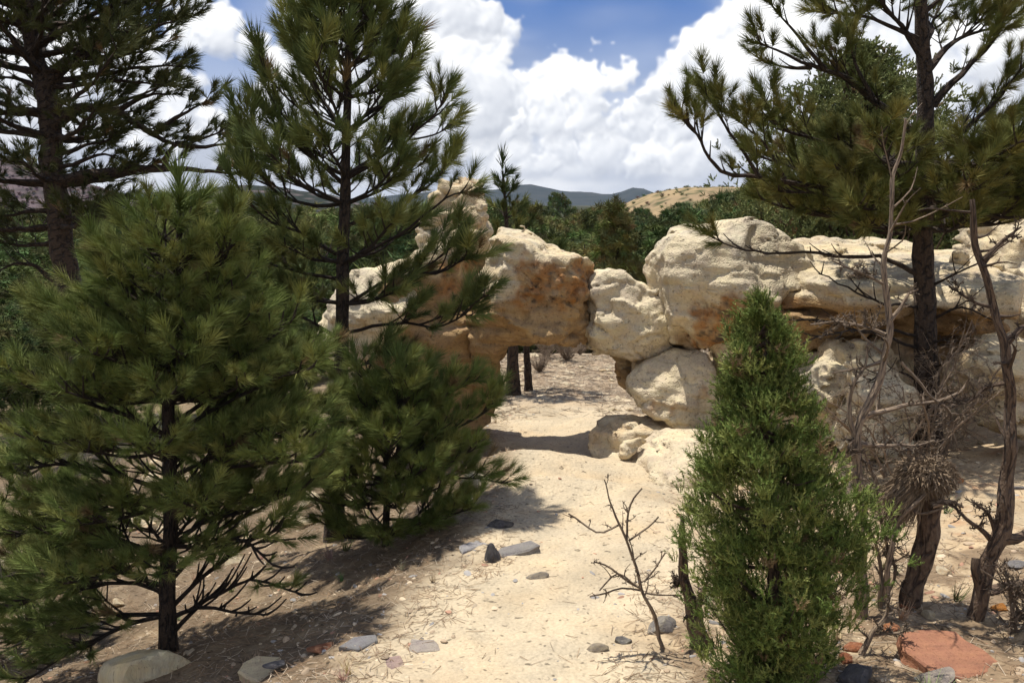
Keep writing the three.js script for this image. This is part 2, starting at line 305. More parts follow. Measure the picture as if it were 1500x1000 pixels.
hill('brush_hill', 'grey purple hillside of bare oak brush behind the tall ponderosa', -200, -330, 190, 130, 130,
  (x, z, u, v) => -10 + 36 * Math.exp(-(((x + 235) / 85) ** 2) - (((z + 330) / 70) ** 2)) + 4 * fbm(x * 0.02, 3, z * 0.02, 4),
  (x, y, z) => { const n = fbm(x * 0.25, 2, z * 0.25, 3) + 0.5 * fbm(x * 0.03, 2, z * 0.03, 3); return mix3([0.12, 0.092, 0.096], [0.05, 0.045, 0.045], smooth(-0.2, 0.3, n)); });
hill('wooded_ridge', 'dark wooded ridge with a grey slope behind the pines', -120, -420, 170, 90, 110,
  (x, z, u, v) => -12 + 23 * Math.exp(-(((x + 130) / 80) ** 2) - (((z + 420) / 45) ** 2)) + 3 * fbm(x * 0.03, 3, z * 0.03, 4),
  (x, y, z) => { const n = fbm(x * 0.22, 5, z * 0.22, 3) + 0.6 * fbm(x * 0.025, 5, z * 0.025, 3); return mix3([0.028, 0.034, 0.03], [0.13, 0.105, 0.105], smooth(0.0, 0.35, n)); });
hill('mountains', 'dark blue forested mountains on the horizon', 300, -5200, 4600, 900, 150,
  (x, z, u, v) => {
    const r = 1 - Math.abs(noise(x * 0.0016, 1, z * 0.0012)) * 1.6, n = fbm(x * 0.004, 5, z * 0.004, 4);
    const peaks = 65 * Math.exp(-(((x - 160) / 210) ** 2)) + 72 * Math.exp(-(((x - 760) / 120) ** 2)) + 40 * Math.exp(-(((x - 470) / 140) ** 2)) + 60 * Math.exp(-(((x + 300) / 420) ** 2)) + 70 * smooth(1100, 2200, x) + 40 * smooth(-700, -1500, x);
    return -60 + (74 + peaks + 22 * r + 18 * n) * Math.exp(-(v * v) * 3.2);
  },
  (x, y, z) => { const n = fbm(x * 0.012, 2, z * 0.012, 4); return mix3([0.020, 0.026, 0.022], [0.042, 0.043, 0.036], smooth(-0.2, 0.4, n)); });

// ───────────────────────── rocks from fields ─────────────────────────
function netMesh(f, lo, hi, cell) {                                  // surface nets on a grid
  const nx = Math.ceil((hi.x - lo.x) / cell) + 1, ny = Math.ceil((hi.y - lo.y) / cell) + 1, nz = Math.ceil((hi.z - lo.z) / cell) + 1;
  const F = new Float32Array(nx * ny * nz), id = new Int32Array(nx * ny * nz).fill(-1), at = (i, j, k) => (k * ny + j) * nx + i, pos = [], idx = [];
  for (let K = 0; K < nz; K += 4) for (let J = 0; J < ny; J += 4) for (let I = 0; I < nx; I += 4) {
    const c0 = f(lo.x + (I + 1.5) * cell, lo.y + (J + 1.5) * cell, lo.z + (K + 1.5) * cell), skip = Math.abs(c0) > 0.17 + cell * 4.2;
    for (let k = K; k < Math.min(nz, K + 4); k++) for (let j = J; j < Math.min(ny, J + 4); j++) for (let i = I; i < Math.min(nx, I + 4); i++) F[at(i, j, k)] = skip ? c0 : f(lo.x + i * cell, lo.y + j * cell, lo.z + k * cell);
  }
  const C = [[0, 0, 0], [1, 0, 0], [0, 1, 0], [1, 1, 0], [0, 0, 1], [1, 0, 1], [0, 1, 1], [1, 1, 1]], E = [[0, 1], [2, 3], [4, 5], [6, 7], [0, 2], [1, 3], [4, 6], [5, 7], [0, 4], [1, 5], [2, 6], [3, 7]];
  for (let k = 0; k < nz - 1; k++) for (let j = 0; j < ny - 1; j++) for (let i = 0; i < nx - 1; i++) {
    let mask = 0; const v = [];
    for (let c = 0; c < 8; c++) { const w = F[at(i + C[c][0], j + C[c][1], k + C[c][2])]; v.push(w); if (w < 0) mask |= 1 << c; }
    if (mask === 0 || mask === 255) continue;
    let x = 0, y = 0, z = 0, n = 0;
    for (const [a, b] of E) if ((v[a] < 0) !== (v[b] < 0)) { const t = v[a] / (v[a] - v[b]); x += mix(C[a][0], C[b][0], t); y += mix(C[a][1], C[b][1], t); z += mix(C[a][2], C[b][2], t); n++; }
    id[at(i, j, k)] = pos.length / 3; pos.push(lo.x + (i + x / n) * cell, lo.y + (j + y / n) * cell, lo.z + (k + z / n) * cell);
  }
  const quad = (a, b, c, d, flip) => { if (a < 0 || b < 0 || c < 0 || d < 0) return; if (flip) idx.push(a, c, b, b, c, d); else idx.push(a, b, c, b, d, c); };
  for (let k = 1; k < nz - 1; k++) for (let j = 1; j < ny - 1; j++) for (let i = 1; i < nx - 1; i++) {
    const s = F[at(i, j, k)] < 0;
    if (s !== F[at(i + 1, j, k)] < 0) quad(id[at(i, j - 1, k - 1)], id[at(i, j, k - 1)], id[at(i, j - 1, k)], id[at(i, j, k)], !s);
    if (s !== F[at(i, j + 1, k)] < 0) quad(id[at(i - 1, j, k - 1)], id[at(i - 1, j, k)], id[at(i, j, k - 1)], id[at(i, j, k)], !s);
    if (s !== F[at(i, j, k + 1)] < 0) quad(id[at(i - 1, j - 1, k)], id[at(i, j - 1, k)], id[at(i - 1, j, k)], id[at(i, j, k)], !s);
  }
  const g = new THREE.BufferGeometry(); g.setAttribute('position', new THREE.Float32BufferAttribute(pos, 3)); g.setIndex(idx); g.computeVertexNormals(); return g;
}
function boxUV(g, colorAt, origin) {                                  // unshared corners, uv in metres by the face's main axis, colour by position
  const q = g.toNonIndexed(), p = q.attributes.position, n = p.count, uv = new Float32Array(n * 2), col = new Float32Array(n * 3), a = V(), b = V(), c = V(), nn = V();
  const cache = new Map();
  for (let i = 0; i < n; i += 3) {
    a.fromBufferAttribute(p, i); b.fromBufferAttribute(p, i + 1); c.fromBufferAttribute(p, i + 2);
    nn.copy(b).sub(a).cross(c.clone().sub(a)); const ax = Math.abs(nn.x), ay = Math.abs(nn.y), az = Math.abs(nn.z);
    [a, b, c].forEach((v, k) => {
      const o = (i + k);
      if (ay >= ax && ay >= az) uv.set([v.x, v.z], o * 2); else if (ax >= az) uv.set([v.z, v.y], o * 2); else uv.set([v.x, v.y], o * 2);
      const key = v.x.toFixed(4) + ',' + v.y.toFixed(4) + ',' + v.z.toFixed(4); let w = cache.get(key); if (!w) cache.set(key, w = colorAt(v.x, v.y, v.z)); col.set(w, o * 3);
    });
  }
  q.setAttribute('uv', new THREE.BufferAttribute(uv, 2)); q.setAttribute('color', new THREE.BufferAttribute(col, 3));
  if (origin) q.translate(-origin.x, -origin.y, -origin.z);
  return q;
}
// a rock body: an outline (metres, in the plane z = zc) with its own thickness, rounded all over, weathered by noise
function body({ outline, d: d0, T, R: R0, tilt = 0, lean = 0, rough = 1, strata = 1, pit = 0, pitBox, low = 1, seed = 0, dip = 0.12, nCuts = 12 }) {
  const d = d0 - 0.3, R = R0 * 0.62, pts = outline.map(([x, y]) => P(x, y, d)), zc = -d, n = pts.length;
  const lo = V(1e9, 1e9, zc - T - 0.25), hi = V(-1e9, -1e9, zc + T + 0.25);
  for (const p of pts) { lo.x = Math.min(lo.x, p.x - 0.2); hi.x = Math.max(hi.x, p.x + 0.2); lo.y = Math.min(lo.y, p.y - 0.2 - Math.abs(tilt) * T); hi.y = Math.max(hi.y, p.y + 0.2 + Math.abs(tilt) * T); }
  const rr = rng(1000 + seed * 7), cuts = [], cx = (lo.x + hi.x) / 2, cy = (lo.y + hi.y) / 2;
  for (let k = 0; k < nCuts; k++) {                                   // broken faces: planes that shear off corners, each over its own patch
    const p = pts[Math.floor(rr() * n)], fz = rr() < 0.75 ? 1 : -1, nx = (p.x - cx) * (0.3 + rr()) + 0.5 * (rr() - 0.5), ny = (p.y - cy) * (0.3 + rr()) + 0.5 * (rr() - 0.5), nz = fz * (0.15 + 0.8 * rr()), l = Math.hypot(nx, ny, nz), q = [p.x * 0.8 + cx * 0.2, p.y * 0.8 + cy * 0.2, zc + fz * T * (0.55 + 0.35 * rr())];
    cuts.push([nx / l, ny / l, nz / l, (nx * q[0] + ny * q[1] + nz * q[2]) / l - 0.02 * rr(), ...q, 0.25 + 0.3 * rr()]);
  }
  const f = (x0, y0, z0) => {
    const wA = 0.09 * low; const x = x0 + wA * noise(x0 * 1.9 + seed, y0 * 1.9, z0 * 1.9), y = y0 + wA * noise(x0 * 1.9, y0 * 1.9 + 31 + seed, z0 * 1.9) + tilt * (z0 - zc), z = z0 + 2 * wA * noise(x0 * 1.7, y0 * 1.7, z0 * 1.7 + 57 + seed) - lean * (y0 - EYE + 1);
    let best = 1e9, inside = false;
    for (let i = 0, j = n - 1; i < n; j = i++) {
      const ax = pts[j].x, ay = pts[j].y, bx = pts[i].x, by = pts[i].y, ex = bx - ax, ey = by - ay, px = x - ax, py = y - ay, t = clamp((px * ex + py * ey) / (ex * ex + ey * ey)), dx = px - ex * t, dy = py - ey * t, q = dx * dx + dy * dy;
      if (q < best) best = q;
      if ((ay > y) !== (by > y) && x < (bx - ax) * (y - ay) / (by - ay) + ax) inside = !inside;
    }
    const a = Math.sqrt(best) * (inside ? -1 : 1) + R, b = Math.abs(z - zc) - T + R;
    let s = Math.hypot(Math.max(a, 0), Math.max(b, 0)) + Math.min(Math.max(a, b), 0) - R;
    if (s > -0.2 && s < 0.12) for (const c of cuts) {
      const dx = x0 - c[4], dy = y0 - c[5], dz = z0 - c[6], far = Math.sqrt(dx * dx + dy * dy + dz * dz), e = c[0] * x0 + c[1] * y0 + c[2] * z0 - c[3] + 0.03 * noise(x0 * 3, y0 * 3, z0 * 3 + seed) - 0.4 * smooth(c[7], c[7] + 0.3, far);
      if (e > s - 0.02) { const h = clamp(0.5 + 0.5 * (e - s) / 0.02); s = mix(s, e, h) + 0.02 * h * (1 - h); }
    }
    if (Math.abs(s) < 0.16) {
      s += rough * (0.07 * (Math.abs(noise(x0 * 1.6 + seed, y0 * 2.0, z0 * 1.6)) - 0.2) + 0.06 * (Math.abs(noise(x0 * 4.1, y0 * 5.3 + seed, z0 * 4.1)) - 0.2) + 0.03 * fbm(x0 * 6 + seed, y0 * 8, z0 * 6, 2) + 0.014 * fbm(x0 * 17, y0 * 22, z0 * 17 + seed, 2));
      const cr1 = Math.abs(noise(x0 * 2.4 + seed, y0 * 3.4, z0 * 2.4 + 40)), cr2 = Math.abs(noise(x0 * 5 + 70, y0 * 7.5, z0 * 5 + seed));
      s += rough * (0.030 * smooth(0.07, 0, cr1) + 0.014 * smooth(0.10, 0, cr2) + 0.007 * smooth(0.30, 0.55, noise(x0 * 9, y0 * 11 + seed, z0 * 9)));
      const bed = y0 * 7.5 + x0 * dip * 7 + 0.7 * noise(x0 * 1.3, y0 * 1.3 + seed, z0 * 1.3);
      const fr = bed - Math.floor(bed); s += strata * 0.42 * (0.018 * (fr - 0.5) + 0.030 * smooth(0.22, 0.0, Math.min(fr, 1 - fr))) * (0.6 + 1.4 * smooth(-0.2, 0.4, noise(x0 * 1.6 + 9, y0 * 1.6, z0 * 1.6 + seed)));
      if (pit) { const k = pitBox ? pitBox(x0, y0, z0) : 1; if (k > 0) { const c = fbm(x0 * 9, y0 * 9 + seed, z0 * 9, 3); s += pit * k * (0.045 * smooth(-0.05, 0.4, c) - 0.02 * smooth(0, 0.5, -c)); } }
    }
    return s;
  };
  return { f, lo, hi };
}
const CREAM = [0.65, 0.54, 0.365], PALE = [0.71, 0.62, 0.455], GREYR = [0.52, 0.475, 0.385], OCHRE = [0.42, 0.275, 0.135], ORANGE = [0.40, 0.185, 0.06], BROWN = [0.26, 0.165, 0.09], DARK = [0.12, 0.085, 0.06];  // OCHRE: streaked ochre rock, also used to paint shade under overhangs
// cream stone, grey lichen, rust stain in ragged patches; ochre rock, darkened with painted shade
function stoneColor({ rust = 0, rustBox, ochre = 0, ochreBox, grey = 0.5, seed = 0, base = CREAM }) {
  return (x, y, z) => {
    const n = fbm(x * 1.7 + seed, y * 1.7, z * 1.7, 4), m = fbm(x * 6, y * 6 + seed, z * 6, 3), q = fbm(x * 14, y * 22 + seed, z * 14, 2), bed = fbm(x * 1.2, y * 11 + x * 1.2, z * 1.2 + seed, 3);
    let c = mix3(base, PALE, smooth(-0.3, 0.4, m + bed * 0.5));
    c = mix3(c, GREYR, grey * smooth(0.0, 0.42, n + m * 0.45));
    const o = (ochreBox ? ochreBox(x, y, z) : 0.5) * ochre; if (o > 0) c = mix3(c, mix3(OCHRE, BROWN, smooth(0.0, 0.5, bed + 0.5 * q)), smooth(0.35, 0.75, o + 0.45 * (n + bed * 0.7)) * 0.9);  // ochre streaks, laid darker where the shaded faces are to deepen them
    const r = (rustBox ? rustBox(x, y, z) : 0.5) * rust; if (r > 0) c = mix3(c, mix3(mix3(ORANGE, [0.44, 0.29, 0.15], smooth(-0.15, 0.3, fbm(x * 11 + 5, y * 11, z * 11, 2))), DARK, smooth(0.05, 0.4, q)), 0.9 * smooth(0.3, 0.8, r * 0.85 + 0.9 * m + 0.4 * n));
    c = mix3(c, DARK, 0.7 * smooth(0.42, 0.62, q * 0.6 + m * 0.6 + 0.05));
    return c;
  };
}
function rockPart(name, parent, b, color, cell = 0.026) {
  const fields = Array.isArray(b) ? b : [b], lo = fields[0].lo.clone(), hi = fields[0].hi.clone();
  for (const q of fields) { lo.min(q.lo); hi.max(q.hi); }
  const f = fields.length === 1 ? fields[0].f : (x, y, z) => { let s = 1e9; for (const q of fields) { const v = q.f(x, y, z), k = 0.06, h = clamp(0.5 + 0.5 * (v - s) / k); s = s > 1e8 ? v : mix(v, s, h) - k * h * (1 - h); } return s; };
  const o = shade(new THREE.Mesh(boxUV(netMesh(f, lo, hi, cell), color, parent.isGroup ? parent.position : null), M.rock)); o.name = name; parent.add(o); return o;
}
function rock(name, label, category, b, color, cell, group) {
  const fields = Array.isArray(b) ? b : [b], lo = fields[0].lo, hi = fields[0].hi;
  const g = new THREE.Group(); g.position.set((lo.x + hi.x) / 2, lo.y, (lo.z + hi.z) / 2);
  const m = rockPart(numbered(name), g, b, color, cell); g.remove(m); m.position.copy(g.position); scene.add(m); return tag(m, label, category, group);
}
const box3 = (p0, p1, s) => { const a = P(p0[0], p0[1], 7.4), b = P(p1[0], p1[1], 7.4), x0 = Math.min(a.x, b.x), x1 = Math.max(a.x, b.x), y0 = Math.min(a.y, b.y), y1 = Math.max(a.y, b.y); return (x, y) => smooth(x0 - s, x0 + s, x) * smooth(x1 + s, x1 - s, x) * smooth(y0 - s, y0 + s, y) * smooth(y1 + s, y1 - s, y); };

{
  const arch = thing('sandstone_arch', 'small natural sandstone arch spanning the sandy trail', 'rock arch', on(-0.1, -7.3));
  rockPart('pillar', arch, body({ outline: [[560, 420], [600, 380], [650, 352], [690, 340], [712, 343], [719, 360], [712, 400], [722, 440], [730, 500], [727, 545], [722, 610], [640, 660], [540, 640], [520, 560], [540, 480]], d: 7.65, T: 0.55, R: 0.3, seed: 3, lean: 0.05 }),
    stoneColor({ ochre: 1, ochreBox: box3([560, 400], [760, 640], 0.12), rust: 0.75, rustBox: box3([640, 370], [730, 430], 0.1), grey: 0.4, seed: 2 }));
  rockPart('shoulder_boulder', arch, body({ outline: [[466, 470], [486, 430], [525, 398], [575, 378], [606, 388], [618, 430], [600, 480], [560, 520], [500, 525], [472, 505]], d: 7.35, T: 0.42, R: 0.26, seed: 13 }), stoneColor({ grey: 0.8, seed: 4, base: PALE }));
  rockPart('spire', arch, body({ outline: [[604, 325], [622, 300], [648, 270], [680, 258], [704, 262], [714, 290], [713, 345], [705, 400], [640, 400], [610, 360]], d: 7.95, T: 0.34, R: 0.2, seed: 23, rough: 1.5 }),
    stoneColor({ rust: 0.45, rustBox: box3([650, 255], [715, 340], 0.1), grey: 0.5, seed: 5 }), 0.022);
  rockPart('span', arch, body({ outline: [[719, 360], [733, 341], [765, 344], [797, 364], [842, 365], [868, 380], [877, 402], [864, 440], [884, 470], [870, 488], [850, 498], [818, 486], [778, 492], [742, 502], [722, 535], [690, 530], [686, 480], [700, 420], [712, 392]], d: 7.4, T: 0.62, R: 0.3, seed: 33, pit: 0.8, pitBox: box3([745, 365], [880, 440], 0.08) }),
    stoneColor({ rust: 0.92, rustBox: box3([752, 372], [872, 432], 0.12), ochre: 1.1, ochreBox: box3([680, 425], [890, 530], 0.1), grey: 0.3, seed: 6 }), 0.018);  // ochre on the lower span: part rock tone, part painted shade
  rockPart('hanging_block', arch, [body({ outline: [[864, 413], [880, 401], [915, 402], [945, 415], [962, 435], [985, 488], [1003, 512], [990, 526], [950, 532], [900, 524], [866, 512], [851, 487], [856, 450]], d: 7.3, T: 0.42, R: 0.26, seed: 43, dip: -0.35, strata: 1.1 }),
    body({ outline: [[900, 505], [985, 500], [1010, 540], [1000, 600], [950, 596], [920, 572], [906, 545]], d: 7.55, T: 0.3, R: 0.16, seed: 47 })],
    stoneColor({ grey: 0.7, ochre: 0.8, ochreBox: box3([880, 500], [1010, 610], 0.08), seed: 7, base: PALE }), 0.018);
  rockPart('wedge_block', arch, body({ outline: [[918, 553], [948, 530], [985, 515], [1012, 514], [1032, 528], [1056, 560], [1066, 630], [1036, 640], [1000, 624], [950, 603], [917, 577]], d: 7.1, T: 0.36, R: 0.14, seed: 53, dip: 0.3, rough: 0.8 }), stoneColor({ grey: 0.5, rust: 0.5, rustBox: box3([930, 520], [1010, 570], 0.1), seed: 8, base: PALE }), 0.018);
}
rock('rounded_boulder', 'big rounded pale boulder resting against the hanging block of the arch', 'boulder', body({ outline: [[957, 402], [966, 370], [990, 346], [1030, 333], [1080, 328], [1130, 338], [1162, 356], [1185, 400], [1130, 440], [1070, 480], [1050, 512], [1010, 514], [985, 492], [966, 450]], d: 7.15, T: 0.6, R: 0.45, seed: 63, strata: 0.5, rough: 0.65, pit: 0.7, pitBox: box3([960, 410], [1060, 510], 0.1) }),
  stoneColor({ rust: 0.85, rustBox: box3([975, 405], [1060, 500], 0.12), ochre: 0.5, ochreBox: box3([960, 420], [1080, 520], 0.1), grey: 0.75, seed: 9, base: PALE }), 0.019);
rock('ledge_rock', 'long flat topped sandstone ledge overhanging its shaded front', 'rock ledge', [
  body({ outline: [[1040, 422], [1058, 402], [1120, 388], [1250, 380], [1440, 382], [1472, 396], [1466, 416], [1300, 420], [1150, 430], [1052, 442]], d: 6.95, T: 0.85, R: 0.07, tilt: 0.17, seed: 73, dip: 0.02, strata: 1.2, nCuts: 5, rough: 0.55, low: 0.5 }),
  body({ outline: [[1040, 470], [1052, 428], [1100, 408], [1440, 402], [1455, 446], [1410, 470], [1300, 478], [1200, 486], [1140, 504], [1085, 526], [1050, 528], [1036, 500]], d: 7.1, T: 0.72, R: 0.14, tilt: 0.05, lean: 0.5, seed: 77, dip: 0.02, strata: 1.6, nCuts: 8, rough: 0.8, low: 0.6 })],
  stoneColor({ ochre: 1.0, ochreBox: box3([1040, 415], [1460, 500], 0.1), rust: 0.4, rustBox: box3([1040, 400], [1110, 520], 0.15), grey: 0.35, seed: 10 }), 0.022);  // ochre band also paints the shade of the ledge front
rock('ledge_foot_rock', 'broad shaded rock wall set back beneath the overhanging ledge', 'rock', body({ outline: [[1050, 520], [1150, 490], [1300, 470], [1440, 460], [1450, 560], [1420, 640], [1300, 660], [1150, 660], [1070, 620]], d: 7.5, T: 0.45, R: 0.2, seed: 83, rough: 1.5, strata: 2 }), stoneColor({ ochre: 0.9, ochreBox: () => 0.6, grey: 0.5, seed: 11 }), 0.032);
rock('slanting_boulder', 'grey slanting boulder under the ledge behind the juniper', 'boulder', body({ outline: [[1130, 585], [1165, 540], [1225, 510], [1300, 500], [1330, 530], [1310, 580], [1260, 640], [1190, 660], [1140, 640]], d: 6.5, T: 0.4, R: 0.22, seed: 93, rough: 1.5, strata: 2 }), stoneColor({ grey: 0.9, ochre: 0.5, seed: 12 }), 0.028);
rock('whitish_boulder', 'whitish upright boulder behind the tall grey dead shrub', 'boulder', body({ outline: [[1228, 640], [1240, 575], [1262, 535], [1290, 530], [1330, 560], [1345, 620], [1330, 665], [1250, 670]], d: 5.9, T: 0.32, R: 0.2, seed: 103, rough: 1.5, strata: 2 }), stoneColor({ grey: 0.6, seed: 14, ochre: 0.6, ochreBox: box3([1240, 600], [1340, 670], 0.1), base: PALE }), 0.028);
rock('weathered_boulder', 'weathered grey and ochre boulder behind the rough bent oak trunk', 'boulder', body({ outline: [[1420, 560], [1432, 525], [1460, 503], [1505, 497], [1550, 520], [1560, 600], [1530, 640], [1440, 632]], d: 5.6, T: 0.4, R: 0.22, seed: 113, rough: 1.5, strata: 2 }), stoneColor({ grey: 0.8, ochre: 0.8, ochreBox: () => 0.55, seed: 15 }), 0.028);
rock('cracked_boulder', 'cracked tan boulders piled at the end of the ledge', 'boulder', [body({ outline: [[1395, 470], [1400, 410], [1430, 380], [1470, 390], [1490, 440], [1470, 520], [1420, 530]], d: 7.2, T: 0.5, R: 0.2, seed: 123 }), body({ outline: [[1465, 450], [1480, 410], [1520, 395], [1580, 420], [1590, 520], [1500, 530]], d: 7.0, T: 0.5, R: 0.2, seed: 127 })], stoneColor({ ochre: 0.7, grey: 0.4, seed: 16 }), 0.032);
rock('cap_stone', 'small rounded tan stone sitting on the end of the ledge', 'stone', body({ outline: [[1388, 385], [1394, 370], [1408, 366], [1422, 374], [1424, 392], [1400, 398]], d: 6.9, T: 0.1, R: 0.09, seed: 129, low: 0.3 }), stoneColor({ grey: 0.2, seed: 17 }), 0.014);
rock('upper_slab', 'pale flat topped outcrop seen through branches beyond the ledge', 'rock', body({ outline: [[1430, 320], [1445, 308], [1480, 306], [1560, 312], [1600, 345], [1640, 560], [1380, 560], [1400, 420], [1425, 345]], d: 9.2, T: 0.7, R: 0.3, seed: 133, strata: 1.5 }), stoneColor({ grey: 0.3, seed: 18 }), 0.035);
rock('sandstone_hump', 'smooth low sandstone hump beside the trail under the wedge block', 'rock', body({ outline: [[895, 715], [915, 685], [940, 660], [985, 645], [1040, 645], [1120, 660], [1150, 730], [1100, 790], [960, 790], [905, 760]], d: 6.2, T: 0.62, R: 0.5, seed: 143, rough: 0.7, low: 0.9, nCuts: 4, strata: 0.5 }), stoneColor({ grey: 0.15, ochre: 0.3, seed: 19, base: [0.65, 0.55, 0.405] }), 0.024);
rock('small_knob_rock', 'small knobbly tan rock at the edge of the smooth hump', 'rock', body({ outline: [[903, 668], [910, 648], [930, 634], [950, 633], [958, 648], [935, 662], [915, 678]], d: 6.3, T: 0.1, R: 0.08, seed: 153, low: 0.3 }), stoneColor({ grey: 0.2, ochre: 0.5, seed: 20 }), 0.014);
rock('step_rock', 'low dark edged rock step crossing the trail in the arch shadow', 'rock', body({ outline: [[850, 655], [862, 630], [890, 622], [960, 620], [1040, 625], [1050, 670], [900, 680], [862, 676]], d: 6.85, T: 0.3, R: 0.1, seed: 163, low: 0.6 }), stoneColor({ grey: 0.2, ochre: 0.6, seed: 21, base: [0.62, 0.49, 0.32] }), 0.022);

// loose stones: round or angular lumps cut by random planes
function stoneGeo(seed, cuts, flat = 1, detail = 4, color = CREAM, color2 = PALE, top = 0) {
  const r = rng(seed), g = new THREE.IcosahedronGeometry(1, detail), p = g.attributes.position, planes = [];
  for (let i = 0; i < cuts; i++) { const v = V(r() * 2 - 1, (r() * 2 - 1) * 0.9, r() * 2 - 1).normalize(); planes.push([v, 0.5 + 0.35 * r()]); }
  if (top) { planes.push([V(0.06 * (r() - 0.5), 1, 0.06 * (r() - 0.5)).normalize(), top]); for (let i = 0; i < 7; i++) { const a = (i + 0.6 * r()) / 7 * 6.283; planes.push([V(Math.cos(a), 0.15, Math.sin(a)).normalize(), 0.72 + 0.2 * r()]); } }
  const v = V(), col = new Float32Array(p.count * 3), uv = new Float32Array(p.count * 2);
  for (let i = 0; i < p.count; i++) {
    v.fromBufferAttribute(p, i).normalize(); let k = 1;
    for (const [n, dd] of planes) { const c = v.dot(n); if (c > 0.05) { const q = dd / c; const h = clamp(0.5 + 0.5 * (k - q) / 0.02); k = mix(k, q, h) - 0.02 * h * (1 - h); } }
    k *= 1 + 0.07 * fbm(v.x * 2 + seed, v.y * 2, v.z * 2, 3) + 0.02 * noise(v.x * 8, v.y * 8, v.z * 8 + seed);
    p.setXYZ(i, v.x * k, v.y * k * flat, v.z * k);
    const n = fbm(v.x * 1.6 + seed, v.y * 1.6, v.z * 1.6, 3), m = noise(v.x * 7, v.y * 7 + seed, v.z * 7); col.set(mix3(color, color2, smooth(-0.35, 0.35, n + 0.5 * m)), i * 3);
    uv.set([v.x * 0.3 + seed * 0.13, v.z * 0.3 + v.y * 0.15], i * 2);
  }
  g.setAttribute('color', new THREE.BufferAttribute(col, 3)); g.setAttribute('uv', new THREE.BufferAttribute(uv, 2));
  return toCreasedNormals(g, 0.45);
}
function stone(name, label, geo, at, sx, sy, sz, turn = 0, tilt = 0, group, roll = 0, category = 'stone') {
  const o = shade(new THREE.Mesh(geo, M.stone)); o.name = numbered(name); o.position.copy(at); o.scale.set(sx, sy, sz); o.rotation.set(tilt, turn, roll, 'YXZ'); scene.add(o); return tag(o, label, category, group);
}
const SLATE = [0.16, 0.155, 0.165], SLATE2 = [0.24, 0.225, 0.225], RED = [0.36, 0.145, 0.075], RED2 = [0.46, 0.22, 0.13], PURP = [0.24, 0.17, 0.16];
const px = (n, d) => n * d / FPX;
function slab(name, label, x, y, wpx, dz, thick, seed, c, o = {}) {       // a thin split plate with a broken outline lying on the ground
  const g = G(x, y), d = -g.z, w = px(wpx, d * 1.06) / 2, r = rng(seed), n = o.corners ?? 8, sh = new THREE.Shape();
  for (let i = 0; i < n; i++) { const a = (i + 0.8 * (r() - 0.5)) / n * 6.283, k = 0.6 + 0.5 * r(), X = Math.cos(a) * w * k, Y = Math.sin(a) * dz * k; i ? sh.lineTo(X, Y) : sh.moveTo(X, Y); }
  sh.closePath(); const e = new THREE.ExtrudeGeometry(sh, { depth: thick, bevelEnabled: true, bevelSize: thick * 0.25, bevelThickness: thick * 0.2, bevelSegments: 1, steps: 2 }); e.rotateX(-Math.PI / 2);
  const p = e.attributes.position, col = new Float32Array(p.count * 3); for (let i = 0; i < p.count; i++) { const X = p.getX(i), Y = p.getY(i), Z = p.getZ(i); p.setXYZ(i, X + 0.012 * noise(X * 18, Y * 60 + seed, Z * 18), Y + 0.006 * noise(X * 9, seed, Z * 9), Z + 0.012 * noise(X * 18 + 9, Y * 60 + seed, Z * 18)); col.set(c.map((v) => v * (1 + 0.25 * noise(X * 14, Y * 90, Z * 14 + seed))), i * 3); }
  e.setAttribute('color', new THREE.BufferAttribute(col, 3)); e.computeVertexNormals();
  const m = shade(new THREE.Mesh(e, M.stone)); m.name = numbered(name); m.position.set(g.x, g.y - thick * (o.sunk ?? 0.5), g.z); m.rotation.set(o.tilt ?? 0.03, o.turn ?? 0.2, o.roll ?? 0, 'YXZ'); scene.add(m); return tag(m, label, 'stone');
}
function lie(name, label, x, y, wpx, hm, dz, seed, c1, c2, o = {}) {   // a stone of wpx pixels' breadth lying where (x, y) meets the ground
  const g = G(x, y), d = -g.z, w = px(wpx, d * 1.06) / 2;
  return stone(name, label, stoneGeo(seed, o.cuts ?? 9, 1, o.detail ?? (o.top ? 7 : 5), c1, c2, o.top), V(g.x, g.y + hm * (o.lift ?? 0.12), g.z), w, hm, dz, o.turn ?? 0.2, o.tilt ?? 0, o.group, o.roll ?? 0, o.category);
}
lie('yellow_rock', 'pale yellow rock at the foot of the young pine beside the trail', 222, 990, 150, 0.15, 0.15, 1, [0.68, 0.56, 0.35], [0.66, 0.60, 0.44], { cuts: 20, detail: 7 });
slab('flat_pale_stone', 'flat pale yellow stone slab sunk in soil with a slate chip on it', 385, 985, 95, 0.09, 0.035, 2, [0.60, 0.50, 0.33]);
lie('slate_chip', 'thin grey slate chip lying on the flat pale stone', 405, 984, 42, 0.012, 0.03, 3, SLATE2, SLATE, { cuts: 14, lift: 2.6 });
slab('slate_slab', 'flat blue grey slate lying beside a red brown stone', 531, 944, 62, 0.055, 0.018, 4, [0.22, 0.215, 0.225], { roll: 0.1, sunk: 0.4, corners: 6, turn: 0.5 });
lie('red_brown_stone', 'broken red brown stone beside the flat blue grey slate', 475, 951, 56, 0.028, 0.045, 5, [0.24, 0.10, 0.06], [0.36, 0.19, 0.12], { cuts: 14 });
slab('buried_slate', 'grey slate nearly buried in the trail edge', 620, 948, 66, 0.06, 0.014, 6, [0.34, 0.30, 0.27], { sunk: 0.8 });
slab('purple_slab', 'dull purple stone nearly buried in the soil by the trail', 572, 975, 64, 0.06, 0.014, 7, [0.33, 0.245, 0.22], { sunk: 0.8 });
lie('standing_slate', 'dark slate standing on edge beside the trail', 719, 822, 30, 0.085, 0.04, 8, [0.09, 0.09, 0.095], SLATE, { cuts: 16, roll: -0.15 });
